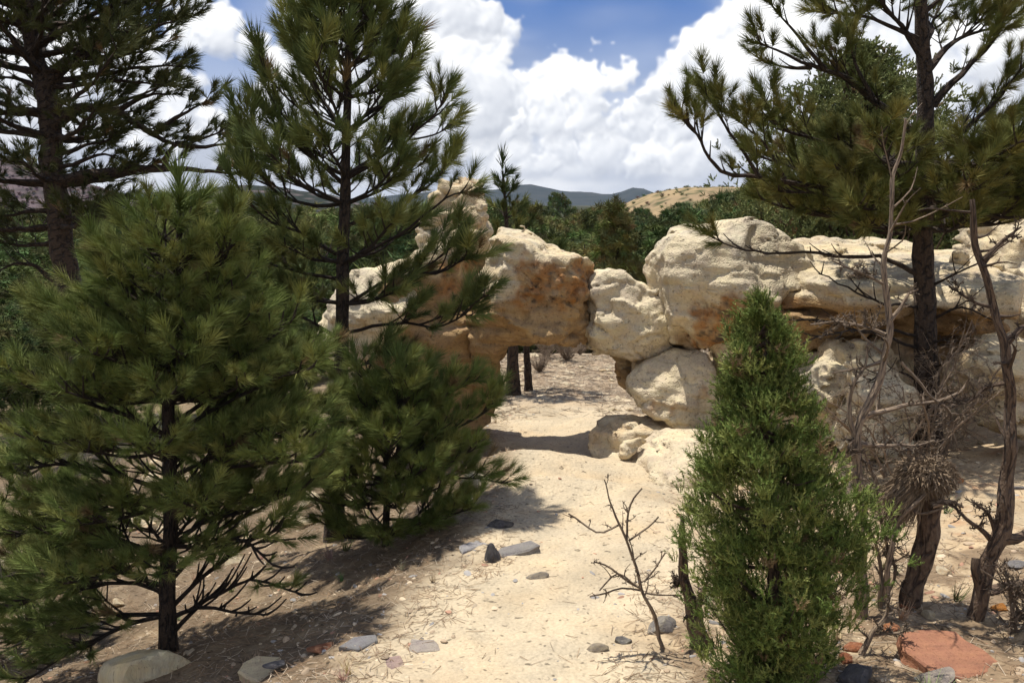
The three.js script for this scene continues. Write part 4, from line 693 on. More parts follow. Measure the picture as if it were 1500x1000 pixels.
// the ponderosa over the ledge
pine('ledge_pine', 'ponderosa with a straight dark trunk and bare lower twigs in front of the ledge', {
  seed: 51, base: G(1362, 648), trunk: [[1358, 560], [1354, 440], [1352, 330], [1356, 220], [1358, 120], [1350, 40], [1346, -40], [1344, -120]], r0: 0.09, r1: 0.03, geos: TUFT_MID, wob: 0.02,
  limb: { r0: 0.020, color: [0.105, 0.122, 0.034], color2: [0.22, 0.20, 0.06], step: 0.052, start: 0.28, twig: 0.27, size: 0.68, gap: 2.2, gapAt: -0.4 },
  limbs: [
    { p: [[1352, 205], [1320, 176], [1280, 144], [1240, 112], [1200, 100], [1148, 76], [1112, 66]], r0: 0.034, dz: 0.3, start: 0.3, sub: [[[1280, 144], [1252, 92], [1245, 45]], [[1210, 102], [1170, 54], [1135, 12]], [[1190, 98], [1160, 100], [1130, 92]]] },
    { p: [[1350, 300], [1250, 282], [1140, 262], [1056, 246], [1024, 202], [996, 165]], r0: 0.028, dz: 0.4, start: 0.45, sub: [[[1112, 258], [1068, 190], [1036, 138]], [[1150, 262], [1120, 210], [1085, 180]]] },
    { p: [[1352, 255], [1290, 232], [1200, 206], [1150, 190], [1124, 150]], r0: 0.026, dz: 0.2 },
    { p: [[1350, 312], [1280, 302], [1200, 288], [1140, 278]], dz: 0.2 }, { p: [[1350, 332], [1270, 322], [1190, 316], [1130, 300]], dz: -0.3 }, { p: [[1350, 290], [1300, 270], [1230, 250]], dz: 0.5 }, { p: [[1352, 330], [1310, 310], [1260, 300]], dz: 0.7 },
    { p: [[1366, 155], [1408, 106], [1456, 62], [1482, 0]], r0: 0.03, dz: 0.2 }, { p: [[1358, 104], [1388, 70], [1420, 50], [1505, 36]], r0: 0.03, dz: -0.1 }, { p: [[1366, 220], [1408, 194], [1460, 150], [1498, 100]], r0: 0.028, dz: 0.3 }, { p: [[1366, 224], [1432, 206], [1510, 184]], r0: 0.026, dz: -0.2 },
    { p: [[1352, 84], [1320, 38], [1286, -4]], r0: 0.028, dz: 0.1 }, { p: [[1356, 330], [1404, 306], [1452, 270], [1500, 248]], dz: 0.3 }, { p: [[1356, 300], [1420, 290], [1480, 300]], dz: 0.1 }, { p: [[1356, 340], [1420, 330], [1500, 310]], dz: -0.3 }, { p: [[1354, 60], [1310, 40], [1250, 20], [1200, 20]], dz: 0.2 }, { p: [[1352, 20], [1390, -10], [1440, -30]], dz: 0.1 }, { p: [[1356, 260], [1400, 250], [1460, 230]], dz: 0.5 },
    { p: [[1346, 402], [1296, 380], [1201, 371], [1115, 371], [1046, 350]], r0: 0.02, dz: 0.35, bare: 0.72, step: 0.1, lift: 0.1 },
    { p: [[1346, 492], [1270, 478], [1200, 470], [1150, 466]], r0: 0.012, dz: 0.4, bare: 1, step: 0.06, lift: -0.1 }, { p: [[1346, 510], [1290, 490], [1240, 485], [1180, 500]], r0: 0.012, dz: 0.6, bare: 1, step: 0.06, lift: -0.1 }, { p: [[1346, 450], [1280, 440], [1200, 400]], r0: 0.012, dz: 0.5, bare: 1, step: 0.08 },
    { p: [[1362, 420], [1400, 400], [1450, 380]], r0: 0.012, dz: 0.4, bare: 1, step: 0.08 }, { p: [[1362, 470], [1410, 450], [1460, 470]], r0: 0.012, dz: 0.4, bare: 1, step: 0.07 }, { p: [[1362, 540], [1400, 530], [1440, 560]], r0: 0.01, dz: 0.4, bare: 1, step: 0.06 }, { p: [[1350, 560], [1310, 545], [1270, 560]], r0: 0.01, dz: 0.4, bare: 1, step: 0.06 }, { p: [[1355, 520], [1370, 500], [1390, 500]], r0: 0.01, dz: 0.5, bare: 1, step: 0.06 },
  ],
  whorls: [[0.38, 6, 0.8, 0.0], [0.41, 7, 0.95, 0.05], [0.44, 7, 1.05, 0.05], [0.48, 5, 1.0, 0.1], [0.70, 2, 0.7, 0.5], [0.85, 3, 0.6, 0.7]],
});
{
  // two dark trunks seen through the arch opening: their crowns stand behind the span
  const b = G(752, 578);
  pine('arch_pine', 'dark pine trunk framed by the arch opening, its tip rising above the span', { seed: 61, base: b, trunk: [[751, 540], [752, 500], [750, 420], [742, 330], [736, 250]], r0: 0.095, r1: 0.01, geos: TUFT_FAR, crown: true, limb: { r0: 0.018, color: [0.05, 0.075, 0.025], color2: OLIVE, step: 0.12, twig: 0.2, size: 0.7 }, whorls: [[0.45, 4, 0.7, 0.2], [0.52, 4, 0.6, 0.3], [0.6, 4, 0.45, 0.3], [0.68, 4, 0.34, 0.3], [0.76, 4, 0.24, 0.4], [0.84, 3, 0.16, 0.5], [0.92, 3, 0.1, 0.6]] });
  const c = G(775, 572);
  pine('arch_pine', 'thinner dark pine trunk beside the one framed by the arch opening', { seed: 62, base: c, trunk: [[773, 540], [771, 505], [772, 440], [768, 380]], r0: 0.06, r1: 0.02, geos: TUFT_FAR, limb: { r0: 0.018, color: [0.05, 0.075, 0.025], color2: OLIVE, step: 0.16, twig: 0.3, size: 1 }, whorls: [[0.7, 5, 0.45, 0.3], [0.9, 5, 0.4, 0.4]] });
}

// ───────────────────────── junipers ─────────────────────────
function sprayGeo(seed, w, plumes = 6) {                               // a tuft of scale-leaf plumes about 7 cm long
  const r = rng(seed), pos = [], strip = (a, d, l, w) => { const s = rdir(r).cross(d).normalize(), c = a.clone().addScaledVector(d, l); const q = (v, k) => [v.x + s.x * k, v.y + s.y * k, v.z + s.z * k]; pos.push(...q(a, w * 0.75), ...q(a, -w * 0.75), ...q(c, 0)); };
  for (let k = 0; k < plumes; k++) {
    const d = V(r() - 0.5, 0.5 + 0.5 * r(), r() - 0.5).multiplyScalar(1.6).normalize(), l = 0.05 + 0.04 * r(), a = V((r() - 0.5) * 0.02, 0, (r() - 0.5) * 0.02); strip(a, d, l, w);
    for (let j = 0; j < 13; j++) { const t = 0.12 + 0.85 * (j + r()) / 13, p = a.clone().addScaledVector(d, l * t), e = d.clone().add(rdir(r).multiplyScalar(0.85)).normalize(); strip(p, e, l * (0.38 - 0.2 * t) * (0.7 + 0.6 * r()), w * 0.9); }
  }
  const g = new THREE.BufferGeometry(); g.setAttribute('position', new THREE.Float32BufferAttribute(pos, 3)); g.computeVertexNormals(); return g;
}
function juniper(name, label, o) {
  const r = rng(o.seed), D = -o.base.z, g = thing(name, label, o.category ?? 'juniper', o.base), sp = new Tufts(), prof = o.profile;        // rows [py, centre px, half width px]
  const row = (t) => { const f = t * (prof.length - 1), i = Math.min(prof.length - 2, Math.floor(f)), k = f - i; return [mix(prof[i][0], prof[i + 1][0], k), mix(prof[i][1], prof[i + 1][1], k), mix(prof[i][2], prof[i + 1][2], k)]; };
  const axis = prof.map((q) => P(q[1], q[0], D)).reverse(), tr = new Wood(), tc = wobble(curve([o.base.clone().add(V(0, -0.05, 0)), ...axis.filter((p) => p.y > o.base.y + 0.1)], 24), 0.02, o.seed); tr.tube(tc, taper(24, o.r0, o.r0 * 0.1), 7, 0.2); tr.build('trunk', M.darkWood, g);
  const nb = o.boughs, H = axis[axis.length - 1].y - o.base.y;
  for (let k = 0; k < nb; k++) {
    const t = Math.pow((k + r()) / nb, 0.9), [py, cx, hw] = row(t), c = P(cx, py, D), R = px(hw, D) * (0.45 + 0.75 * r()) * (1 + 0.35 * noise(k * 0.37, t * 6, o.seed)), az = k * 2.39996 + r() * 0.6;
    const end = c.clone().add(V(Math.cos(az) * R, 0, Math.sin(az) * R)); if (end.y < o.base.y + 0.02) end.y = o.base.y + 0.03 + 0.1 * r();
    const yb = Math.max(o.base.y + 0.03, end.y - R * (0.7 + 0.7 * r())), ti = clamp((yb - o.base.y) / H) * 24, st = tc[Math.min(24, Math.round(ti))];
    const w = new Wood(), bc = curve([st, st.clone().lerp(end, 0.55).add(V(0, -R * 0.12, 0)), end], 7); w.tube(bc, taper(7, o.r0 * 0.25, o.r0 * 0.05), 4); w.build('branch', M.darkWood, g);
    const lobe = R * (0.30 + 0.15 * r()) + 0.02 * o.size, cnt = Math.round(o.sprays * (0.6 + 0.8 * r()) * clamp(R / px(prof[prof.length - 1][2], D), 0.3, 1.3));
    for (let s = 0; s < cnt; s++) {
      const q = rdir(r).multiplyScalar(lobe * Math.pow(r(), 0.5)), back = r() < 0.45 ? bc[3 + Math.floor(r() * 4)] : end, p = back.clone().add(V(q.x, q.y * 1.5, q.z));
      if (p.y < o.base.y || noise(p.x * o.gapF, p.y * o.gapF, p.z * o.gapF + o.seed) < -0.22) continue;
      const dir = V(Math.cos(az) * 0.5, 0.9, Math.sin(az) * 0.5).addScaledVector(rdir(r), 0.55), y = r(), kk = 0.7 + 0.6 * r(); sp.add(p, dir, o.size * (0.7 + 0.6 * r()), (y > 0.97 ? [0.20, 0.14, 0.07] : mix3(o.color, o.color2, y * y)).map((v) => v * kk));
    }
  }
  o.far ? sp.build('foliage', o.geos, M.juniperFar, g) : sp.merge('foliage', o.geos, M.juniper, g); return g;
}
const SPRAY = [sprayGeo(1, 0.0036), sprayGeo(2, 0.0036)], SPRAY_FAR = [sprayGeo(3, 0.008, 3), sprayGeo(4, 0.008, 3)];
juniper('columnar_juniper', 'dense bright green upright juniper standing by the trail', {
  seed: 71, base: on(P(1128, 900, 2.62).x, -2.62), r0: 0.03, boughs: 150, sprays: 36, size: 0.66, gapF: 8, geos: SPRAY, color: [0.105, 0.150, 0.032], color2: [0.25, 0.26, 0.075],
  profile: [[440, 1122, 4], [474, 1121, 22], [515, 1119, 38], [570, 1115, 54], [625, 1114, 64], [672, 1124, 86], [730, 1130, 98], [800, 1134, 102], [870, 1134, 95], [940, 1132, 82], [1020, 1132, 74]],
});
juniper('conical_juniper', 'broad cone shaped evergreen rising behind the ledge pine', {
  seed: 72, base: on(P(1285, 400, 12.5).x, -12.5), r0: 0.14, boughs: 480, sprays: 40, size: 1.9, gapF: 1.6, far: true, geos: SPRAY_FAR, color: [0.13, 0.155, 0.055], color2: [0.21, 0.22, 0.085], category: 'evergreen tree',
  profile: [[72, 1268, 10], [105, 1266, 44], [150, 1264, 76], [200, 1260, 106], [250, 1262, 132], [300, 1266, 152], [350, 1270, 165], [420, 1285, 150], [470, 1285, 140]],
});

// ───────────────────────── trees in the valley ─────────────────────────
const CLUMP = (() => { const r = rng(44), pos = []; for (let k = 0; k < 46; k++) { const d = rdir(r).add(V(0, 0.5, 0)).normalize(), s = rdir(r).cross(d).normalize().multiplyScalar(0.05), a = rdir(r).multiplyScalar(0.35 * r()), e = a.clone().addScaledVector(d, 0.55 + 0.4 * r()); pos.push(a.x - s.x, a.y - s.y, a.z - s.z, a.x + s.x, a.y + s.y, a.z + s.z, e.x, e.y, e.z); } const g = new THREE.BufferGeometry(); g.setAttribute('position', new THREE.Float32BufferAttribute(pos, 3)); g.computeVertexNormals(); return g; })();
function farTree(seed, n, kind) {                                      // unit tree: 1 tall, base at 0
  const r = rng(seed), lobes = [];
  const cone = kind === 1, m = cone ? 46 : 34;
  for (let k = 0; k < m; k++) {
    const t = (k + r()) / m, y = cone ? 0.12 + 0.86 * t : 0.18 + 0.72 * t, R = cone ? 0.27 * Math.pow(1 - t, 0.75) + 0.015 : 0.40 * Math.pow(Math.sin(Math.PI * (0.12 + 0.83 * t)), 0.7), az = k * 2.4, q = R * (0.45 + 0.5 * r());
    lobes.push([Math.cos(az) * q, y, Math.sin(az) * q, (cone ? 0.075 : 0.11) * (0.65 + 0.7 * r()), 0.75 + 0.5 * r()]);
  }
  const im = shade(new THREE.InstancedMesh(CLUMP, M.leaf, n)), mat = new THREE.Matrix4(), qq = new THREE.Quaternion(), cc = new THREE.Color();
  for (let k = 0; k < n; k++) {
    const L = lobes[k % m], q = rdir(r), rr = L[3] * Math.pow(r(), 0.33), a = V(L[0] + q.x * rr, L[1] + q.y * rr * 0.8, L[2] + q.z * rr), d = q.clone().multiplyScalar(0.6).add(V(0, 0.6, 0)).addScaledVector(rdir(r), 0.6).normalize(), sc = (cone ? 0.055 : 0.065) * (0.7 + 0.6 * r());
    im.setMatrixAt(k, mat.compose(a, qq.setFromUnitVectors(V(0, 1, 0), d), V(sc, sc, sc))); im.setColorAt(k, cc.setRGB(...mix3([0.092, 0.118, 0.042], [0.16, 0.165, 0.065], r() * r()).map((v) => v * L[4] * (0.8 + 0.4 * r()))));
  }
  const G0 = new THREE.Group(); const w = new Wood(); w.tube([V(0, -0.05, 0), V(0.01, 0.2, 0), V(-0.01, 0.5, 0.01), V(0, 0.92, 0)], [0.035, 0.026, 0.016, 0.003], 5); for (let k = 0; k < 10; k++) { const L = lobes[Math.floor(r() * m)]; w.tube([V(0, L[1] * 0.75, 0), V(L[0], L[1], L[2])], [0.01, 0.003], 3); } w.build('trunk', M.bark, G0);
  im.name = 'crown'; im.userData.kind = 'stuff'; G0.add(im); return G0;
}
{
  const protos = [farTree(1, 620, 0), farTree(2, 620, 0), farTree(3, 520, 1), farTree(4, 520, 1), farTree(5, 680, 0)], r = rng(303);
  const tinted = (t) => { const k = 0.75 + 0.6 * r(), y = 0.9 + 0.35 * r(); t.traverse((o) => { if (o.isInstancedMesh) { const a = o.instanceColor.array; for (let i = 0; i < a.length; i += 3) { a[i] *= k * y; a[i + 1] *= k; a[i + 2] *= k * (1.5 - 0.5 * y); } } }); return t; };
  const plant = (i, x, z, h, w, name, label, group) => { const t = tinted(protos[i].clone()); t.name = numbered(name); t.position.copy(on(x, z, -0.1)); t.scale.set(h * w, h, h * w); t.rotation.y = r() * 6.28; scene.add(t); tag(t, label, 'tree', group); };
  const round = ['valley_juniper', 'dark rounded tree crowding the valley beyond the arch', 'rounded trees filling the valley'], cone = ['valley_pine', 'dark narrow pine among the rounded trees of the valley', 'narrow pines in the valley'];
  const spots = [];
  for (let tries = 0; tries < 6000 && spots.length < 150; tries++) {
    const d = 15 + 75 * Math.pow(r(), 1.35), x = (r() * 2 - 1) * d * 0.75, cl = 1.2 + d * 0.022;
    if (d < 20 && x > -3.5 && x < 0.2) continue;
    if (d < 17 && x > -3 && x < 8) continue;
    if (spots.some((s) => Math.hypot(s[0] - x, s[1] - d) < cl)) continue;
    if (x < -2 && d < 24) continue;
    spots.push([x, d]);
  }
  for (const [x, d] of spots) {
    const g = height(x, -d), reach = EYE + 0.1 - g, h = clamp(reach * (0.74 + 0.32 * r()), 2.2, 8.5), isCone = r() < 0.32;
    plant(isCone ? 2 + Math.floor(r() * 2) : [0, 1, 4][Math.floor(r() * 3)], x, -d, h, isCone ? 1 : 1.05 + 0.3 * r(), ...(isCone ? cone : round));
  }
  // trees on the tan hill and at the edge beyond the ledge
  for (const [x, y, d, h] of [[818, 278, 120, 6], [1000, 292, 100, 5], [1075, 285, 60, 5.2], [940, 300, 90, 4.5], [880, 300, 110, 4.5]]) { const p = P(x, y, d), t = protos[[0, 4, 1][Math.round(x) % 3]].clone(); t.name = numbered('hill_tree'); t.position.set(p.x, Math.max(height(p.x, p.z), tanHeight(p.x, p.z)) - 0.1, p.z); const hh = Math.max(3, p.y - t.position.y); t.scale.set(hh * 0.9, hh, hh * 0.9); scene.add(t); tag(t, 'lone dark tree breaking the skyline of the tan hill', 'tree', 'trees on the tan hill'); }
  for (const [x, top, d] of [[1475, 225, 12], [1560, 200, 13], [1130, 245, 22], [1085, 262, 26], [1430, 262, 15]]) { const p = P(x, top, d), gy = height(p.x, -d), h = p.y - gy, t = protos[[0, 1, 4][Math.round(x) % 3]].clone(); t.name = numbered('ledge_tree'); t.position.set(p.x, gy - 0.1, -d); t.scale.set(h * 1.0, h, h * 1.0); scene.add(t); tag(t, 'dark rounded tree crowding behind the ledge rocks', 'tree', 'rounded trees behind the ledge'); }
  for (const [x, top, d] of [[60, 470, 11.5], [-30, 440, 11], [385, 470, 11.5], [455, 440, 13], [20, 430, 13.5], [205, 440, 13], [295, 430, 13], [340, 480, 10.5], [150, 500, 10], [30, 372, 15], [150, 385, 17], [250, 392, 16], [330, 375, 20], [400, 400, 18], [440, 372, 24], [-40, 380, 16], [300, 350, 30], [180, 360, 28]]) { const p = P(x, top, d), gy = height(p.x, -d), h = Math.max(1, p.y - gy), t = protos[[0, 1, 4][Math.abs(Math.round(x)) % 3]].clone(); t.name = numbered('slope_shrub_tree'); t.position.set(p.x, gy - 0.1, -d); t.scale.set(h * 1.2, h, h * 1.2); scene.add(t); tag(t, 'low dark tree on the slope behind the young pine', 'tree', 'low trees behind the young pine'); }
}

// ───────────────────────── bare shrubs, stumps, twigs ─────────────────────────
function crooked(w, pts, r0, r1, o, r, depth = 0) {                      // a bent branch with forking side twigs
  const L = pts.reduce((s, p, i) => i ? s + p.distanceTo(pts[i - 1]) : 0, 0), n = Math.max(depth > 1 ? 3 : 4, Math.ceil(L / (depth ? 0.05 : 0.03))), c = wobble(curve(pts, n), o.wob ?? 0.02, r() * 90, 7);
  w.tube(c, taper(n, r0, r1, 0.85), depth > 1 ? 3 : depth ? 4 : 9, o.knots ?? 0.25, r() * 30);
  if (depth > 2) return; const m = Math.round((1.5 + L * 2) * (o.twigs ?? 6) * (depth ? 0.45 : 0.6));
  for (let k = 0; k < m; k++) {
    const t = 0.2 + 0.78 * r(), i = Math.min(n - 1, Math.floor(t * n)), T = c[i + 1].clone().sub(c[i]).normalize(), d = T.multiplyScalar(0.5).addScaledVector(rdir(r), 0.9).add(V(0, o.up ?? 0.25, 0)).normalize(), l = L * (0.12 + 0.25 * r()) * (o.len ?? 1), e = c[i].clone().addScaledVector(d, l), md = c[i].clone().addScaledVector(d, l * 0.5).addScaledVector(rdir(r), l * 0.15);
    crooked(w, [c[i], md, e], mix(r0, r1, t) * 0.5 + 0.0008, 0.0012, { ...o, twigs: (o.twigs ?? 6) * 0.8 }, r, depth + 1);
  }
}
function shrub(name, label, category, base, mat, stems, seed, o = {}) {
  const r = rng(seed), D = -base.z, g = thing(name, label, category, base);
  stems.forEach((s, k) => { const w = new Wood(), pts = s.p.map(([x, y], i) => P(x, y, D - (s.dz ?? 0) * i / (s.p.length - 1))); if (s.root) pts.unshift(base.clone().add(V(0, -0.04, 0))); crooked(w, pts, s.r * 1.02, s.r1 ?? 0.003, { ...o, ...s, twigs: (s.twigs ?? 6) * 1.5 }, r); w.build(s.root ? (k ? 'stem' : 'trunk') : 'branch', mat, g); });
  return g;
}
shrub('bare_sapling', 'thin bare leafless sapling leaning over the sandy trail', 'sapling', G(978, 950), M.greyWood, [
  { p: [[955, 900], [940, 860], [925, 810], [908, 765], [893, 730], [882, 698]], r: 0.0085, r1: 0.002, root: true, twigs: 3, len: 0.4 },
  { p: [[908, 768], [880, 778], [855, 770], [835, 757]], r: 0.004, twigs: 2.5, len: 0.7 }, { p: [[918, 790], [920, 760], [925, 735], [940, 715]], r: 0.005, twigs: 2.5, len: 0.8 }, { p: [[921, 792], [945, 775], [962, 757]], r: 0.004, twigs: 2, len: 0.7 },
  { p: [[940, 862], [915, 850], [890, 832], [872, 822]], r: 0.005, twigs: 3, len: 0.9 }, { p: [[940, 865], [910, 862], [885, 868], [868, 872]], r: 0.004, twigs: 2.5, len: 0.9 }, { p: [[945, 868], [970, 870], [995, 874]], r: 0.0035, twigs: 2 }, { p: [[945, 850], [960, 830], [977, 810]], r: 0.0035, twigs: 2.5 }, { p: [[935, 860], [905, 840], [880, 860]], r: 0.0035, twigs: 2 },
], 81);
shrub('rotten_stub', 'rotten broken juniper stub with splintered bark beside the upright juniper', 'stump', G(1030, 945), M.darkWood, [
  { p: [[1020, 905], [1008, 870], [1000, 830], [998, 790], [999, 757]], r: 0.04, r1: 0.006, root: true, twigs: 3, len: 0.3, knots: 0.7, wob: 0.02 }, { p: [[1014, 890], [1000, 860], [985, 850]], r: 0.014, twigs: 8, knots: 0.5 }, { p: [[1018, 900], [1030, 870], [1040, 850]], r: 0.02, twigs: 4, knots: 0.6 },
], 82);
shrub('grey_dead_shrub', 'tall grey dead shrub with twisting forked stems reaching over the ledge', 'dead shrub', G(1268, 905), M.greyWood, [
  { p: [[1262, 820], [1258, 720], [1256, 640], [1275, 580], [1298, 520], [1304, 460], [1298, 400], [1303, 340], [1310, 270], [1322, 215], [1324, 175]], r: 0.022, r1: 0.004, root: true, twigs: 2.5, len: 0.35, knots: 0.35, wob: 0.015 },
  { p: [[1256, 650], [1242, 600], [1250, 560], [1266, 530], [1268, 500]], r: 0.011, twigs: 5, len: 0.6 }, { p: [[1262, 612], [1300, 600], [1350, 588], [1400, 575], [1420, 560]], r: 0.011, twigs: 5, dz: -0.15, len: 0.6 },
  { p: [[1304, 470], [1322, 450], [1332, 432], [1345, 425]], r: 0.01, twigs: 4 }, { p: [[1258, 650], [1300, 655], [1340, 650], [1370, 642]], r: 0.01, dz: -0.1, twigs: 5 }, { p: [[1258, 640], [1240, 655], [1270, 680]], r: 0.006 }, { p: [[1298, 490], [1270, 480], [1230, 470], [1190, 475]], r: 0.007, dz: -0.1, twigs: 8 },
  { p: [[1320, 530], [1355, 570], [1385, 600], [1400, 640], [1405, 660]], r: 0.006, twigs: 4 }, { p: [[1300, 420], [1260, 400], [1220, 380]], r: 0.005, twigs: 6 },
], 83);
shrub('bent_oak', 'rough barked bent oak trunk with bare forking limbs by the red slab', 'oak tree', G(1428, 905), M.darkWood, [
  { p: [[1448, 830], [1466, 770], [1472, 700], [1478, 630], [1480, 560], [1472, 500], [1455, 450], [1442, 400], [1432, 340], [1425, 290]], r: 0.031, r1: 0.008, root: true, twigs: 2.5, len: 0.35, knots: 0.45 },
  { p: [[1460, 790], [1490, 785], [1520, 760], [1560, 730]], r: 0.026, twigs: 3, len: 0.5 }, { p: [[1452, 790], [1430, 765], [1405, 745], [1390, 735]], r: 0.011, twigs: 5 }, { p: [[1458, 775], [1448, 750], [1430, 735]], r: 0.009 }, { p: [[1436, 860], [1430, 835], [1432, 815]], r: 0.018, r1: 0.014, twigs: 0 },
  { p: [[1476, 500], [1500, 480], [1530, 470]], r: 0.015, twigs: 5 }, { p: [[1478, 560], [1450, 570], [1425, 590], [1390, 600]], r: 0.008, twigs: 6 }, { p: [[1455, 450], [1420, 440], [1390, 420]], r: 0.007, twigs: 6 }, { p: [[1440, 380], [1470, 350], [1500, 330]], r: 0.008, twigs: 5 },
], 84);
{
  const base = G(1330, 890), D = -base.z, r = rng(85), g = thing('shredded_stump', 'broken tree stump topped by a shredded mop of brown fibres', 'stump', base);
  const w = new Wood(), c = curve([base.clone().add(V(0, -0.05, 0)), P(1340, 850, D), P(1358, 800, D), P(1362, 750, D), P(1362, 715, D), P(1362, 688, D)], 30); w.tube(c, taper(30, 0.036, 0.042, 0.5), 9, 0.45, 3); w.build('trunk', M.darkWood, g);
  const h = [], geo = (a, b, wd) => { const d = b.clone().sub(a), s = rdir(r).cross(d).normalize().multiplyScalar(wd), m = a.clone().lerp(b, 0.5).addScaledVector(rdir(r), 0.012); h.push(...[a.clone().add(s), a.clone().sub(s), m.clone().add(s), m.clone().add(s), a.clone().sub(s), m.clone().sub(s), m.clone().add(s), m.clone().sub(s), b].flatMap((v) => [v.x - base.x, v.y - base.y, v.z - base.z])); };
  for (let k = 0; k < 5200; k++) {                                    // matted crown of fibre, loose strands hanging to one side
    const q = rdir(r), mop = r() < 0.78, a = mop ? P(1358, 692, D).add(V(q.x * 0.085, q.y * 0.055, q.z * 0.08)) : P(1340, 715, D).add(V(q.x * 0.06 - 0.02, q.y * 0.06, q.z * 0.06));
    const sway = mop ? V(q.x, q.y - 0.8, q.z).multiplyScalar(0.022).addScaledVector(rdir(r), 0.016) : V(-0.02 - 0.09 * r(), -0.06 - 0.17 * r() * r(), 0.05 * (r() - 0.5)); geo(a, a.clone().add(sway).addScaledVector(rdir(r), 0.01), mop ? 0.0022 : 0.0012);
  }
  const q = new THREE.BufferGeometry(); q.setAttribute('position', new THREE.Float32BufferAttribute(h, 3)); q.computeVertexNormals(); const m = shade(new THREE.Mesh(q, M.shred)); m.name = 'fibres'; m.userData.kind = 'stuff'; g.add(m);
  for (const [p, rr] of [[[[1300, 880], [1305, 800], [1330, 745], [1370, 710], [1395, 690]], 0.012], [[[1365, 740], [1395, 735], [1415, 742]], 0.014], [[[1330, 745], [1350, 750], [1390, 740]], 0.007]]) { const b = new Wood(); crooked(b, p.map(([x, y]) => P(x, y, D - 0.06)), rr, 0.004, { twigs: 4, len: 0.6 }, r); b.build('branch', M.greyWood, g); }
}
shrub('thin_shrub', 'thin upright bare shrub stems between the juniper and the shredded stump', 'shrub', G(1290, 890), M.greyWood, [
  { p: [[1288, 840], [1280, 790], [1268, 750], [1255, 715]], r: 0.009, root: true, twigs: 5 }, { p: [[1296, 850], [1300, 800], [1290, 760], [1280, 710], [1272, 670]], r: 0.008, root: true, twigs: 5 }, { p: [[1310, 850], [1306, 800], [1320, 760]], r: 0.007, root: true, twigs: 6 }, { p: [[1278, 790], [1262, 760], [1262, 740]], r: 0.004 }, { p: [[1270, 735], [1310, 722], [1345, 725]], r: 0.005, dz: -0.1 },
], 86);
{
  const rt = rng(700), stems = [];
  for (let k = 0; k < 16; k++) { const x0 = 1285 + 90 * rt(), y0 = 690 + 30 * rt(), dx = (rt() - 0.5) * 260, up = 90 + 150 * rt(); stems.push({ p: [[x0, y0], [x0 + dx * 0.35, y0 - up * 0.55], [x0 + dx, y0 - up]], r: 0.006 + 0.006 * rt(), twigs: 5, dz: 0.4 * (rt() - 0.3), up: 0 }); }
  shrub('dead_brush_tangle', 'tangle of thin grey dead branches around the foot of the ledge pine', 'dead shrub', G(1330, 705), M.greyWood, stems, 90);
}
shrub('fallen_branch', 'dark fallen branch lying on the slope past the bent oak', 'branch', G(1450, 870), M.darkWood, [{ p: [[1448, 868], [1480, 858], [1520, 850], [1570, 856]], r: 0.022, r1: 0.014, twigs: 3, len: 0.4 }], 87);
shrub('bleached_branch', 'bleached grey dead branch lying among litter under the juniper', 'branch', G(1262, 960), M.greyWood, [{ p: [[1262, 958], [1280, 930], [1295, 905], [1298, 880]], r: 0.012, r1: 0.004, twigs: 6 }, { p: [[1280, 930], [1310, 925], [1335, 920]], r: 0.007, twigs: 6 }], 88);
shrub('bristling_twigs', 'low tangle of bristling dead twigs beside the red slab', 'dead shrub', G(1480, 930), M.greyWood, [0, 1, 2].map((k) => ({ p: [[1480 + k * 3, 920], [1470 - 12 * k + 30, 880 - 6 * (k % 3)], [1455 + 17 * k - 20, 835 - 10 * (k % 2)]], r: 0.005, root: true, twigs: 7 })), 89);
// grey brush beyond the arch
for (const [x, y, s, sd] of [[800, 525, 46, 1], [830, 528, 34, 2], [790, 545, 30, 3], [870, 515, 36, 5], [815, 515, 50, 6], [850, 520, 36, 7]]) {
  const b = G(x, y), r = rng(400 + sd), g = thing('bare_brush', 'grey leafless brush clump on the ground beyond the arch opening', 'shrub', b, 'brush clumps beyond the arch');
  const w = new Wood(); for (let k = 0; k < 40; k++) { const d = V(r() * 2 - 1, 0.7 + r(), r() * 2 - 1).normalize(), l = px(s, -b.z) * (0.6 + 0.6 * r()); crooked(w, [b, b.clone().addScaledVector(d, l * 0.5), b.clone().addScaledVector(d, l).add(V(0, 0.05, 0))], 0.008, 0.003, { twigs: 6, wob: 0.03 }, r, 2); } w.build('stems', M.greyWood, g);
}

// ───────────────────────── litter, gravel, grass ─────────────────────────
function scatter(name, label, geo, mat, n, seed, spot, size, color) {
  const r = rng(seed), ms = [], cs = []; let guard = 0;
  while (ms.length < n && guard++ < n * 12) { const p = spot(r); if (!p) continue; const s = size(r), q = new THREE.Quaternion().setFromEuler(new THREE.Euler((r() - 0.5) * 0.5, r() * 6.28, (r() - 0.5) * 0.5)); ms.push(new THREE.Matrix4().compose(on(p[0], p[1], p[2] ?? 0), q, V(...s))); cs.push(color(r, p)); }
  const im = shade(new THREE.InstancedMesh(geo, mat, ms.length)), c = new THREE.Color(); ms.forEach((m, i) => { im.setMatrixAt(i, m); im.setColorAt(i, c.setRGB(...cs[i])); }); im.name = name; im.userData = { kind: 'stuff', label }; scene.add(im);
}
const pebble = (() => { const g = stoneGeo(55, 9, 1, 1); g.deleteAttribute('color'); g.deleteAttribute('uv'); return g; })();
const offPath = (x, z) => { const [c, w] = path(-z); return (x < c ? c - w - x : x - c - w); };
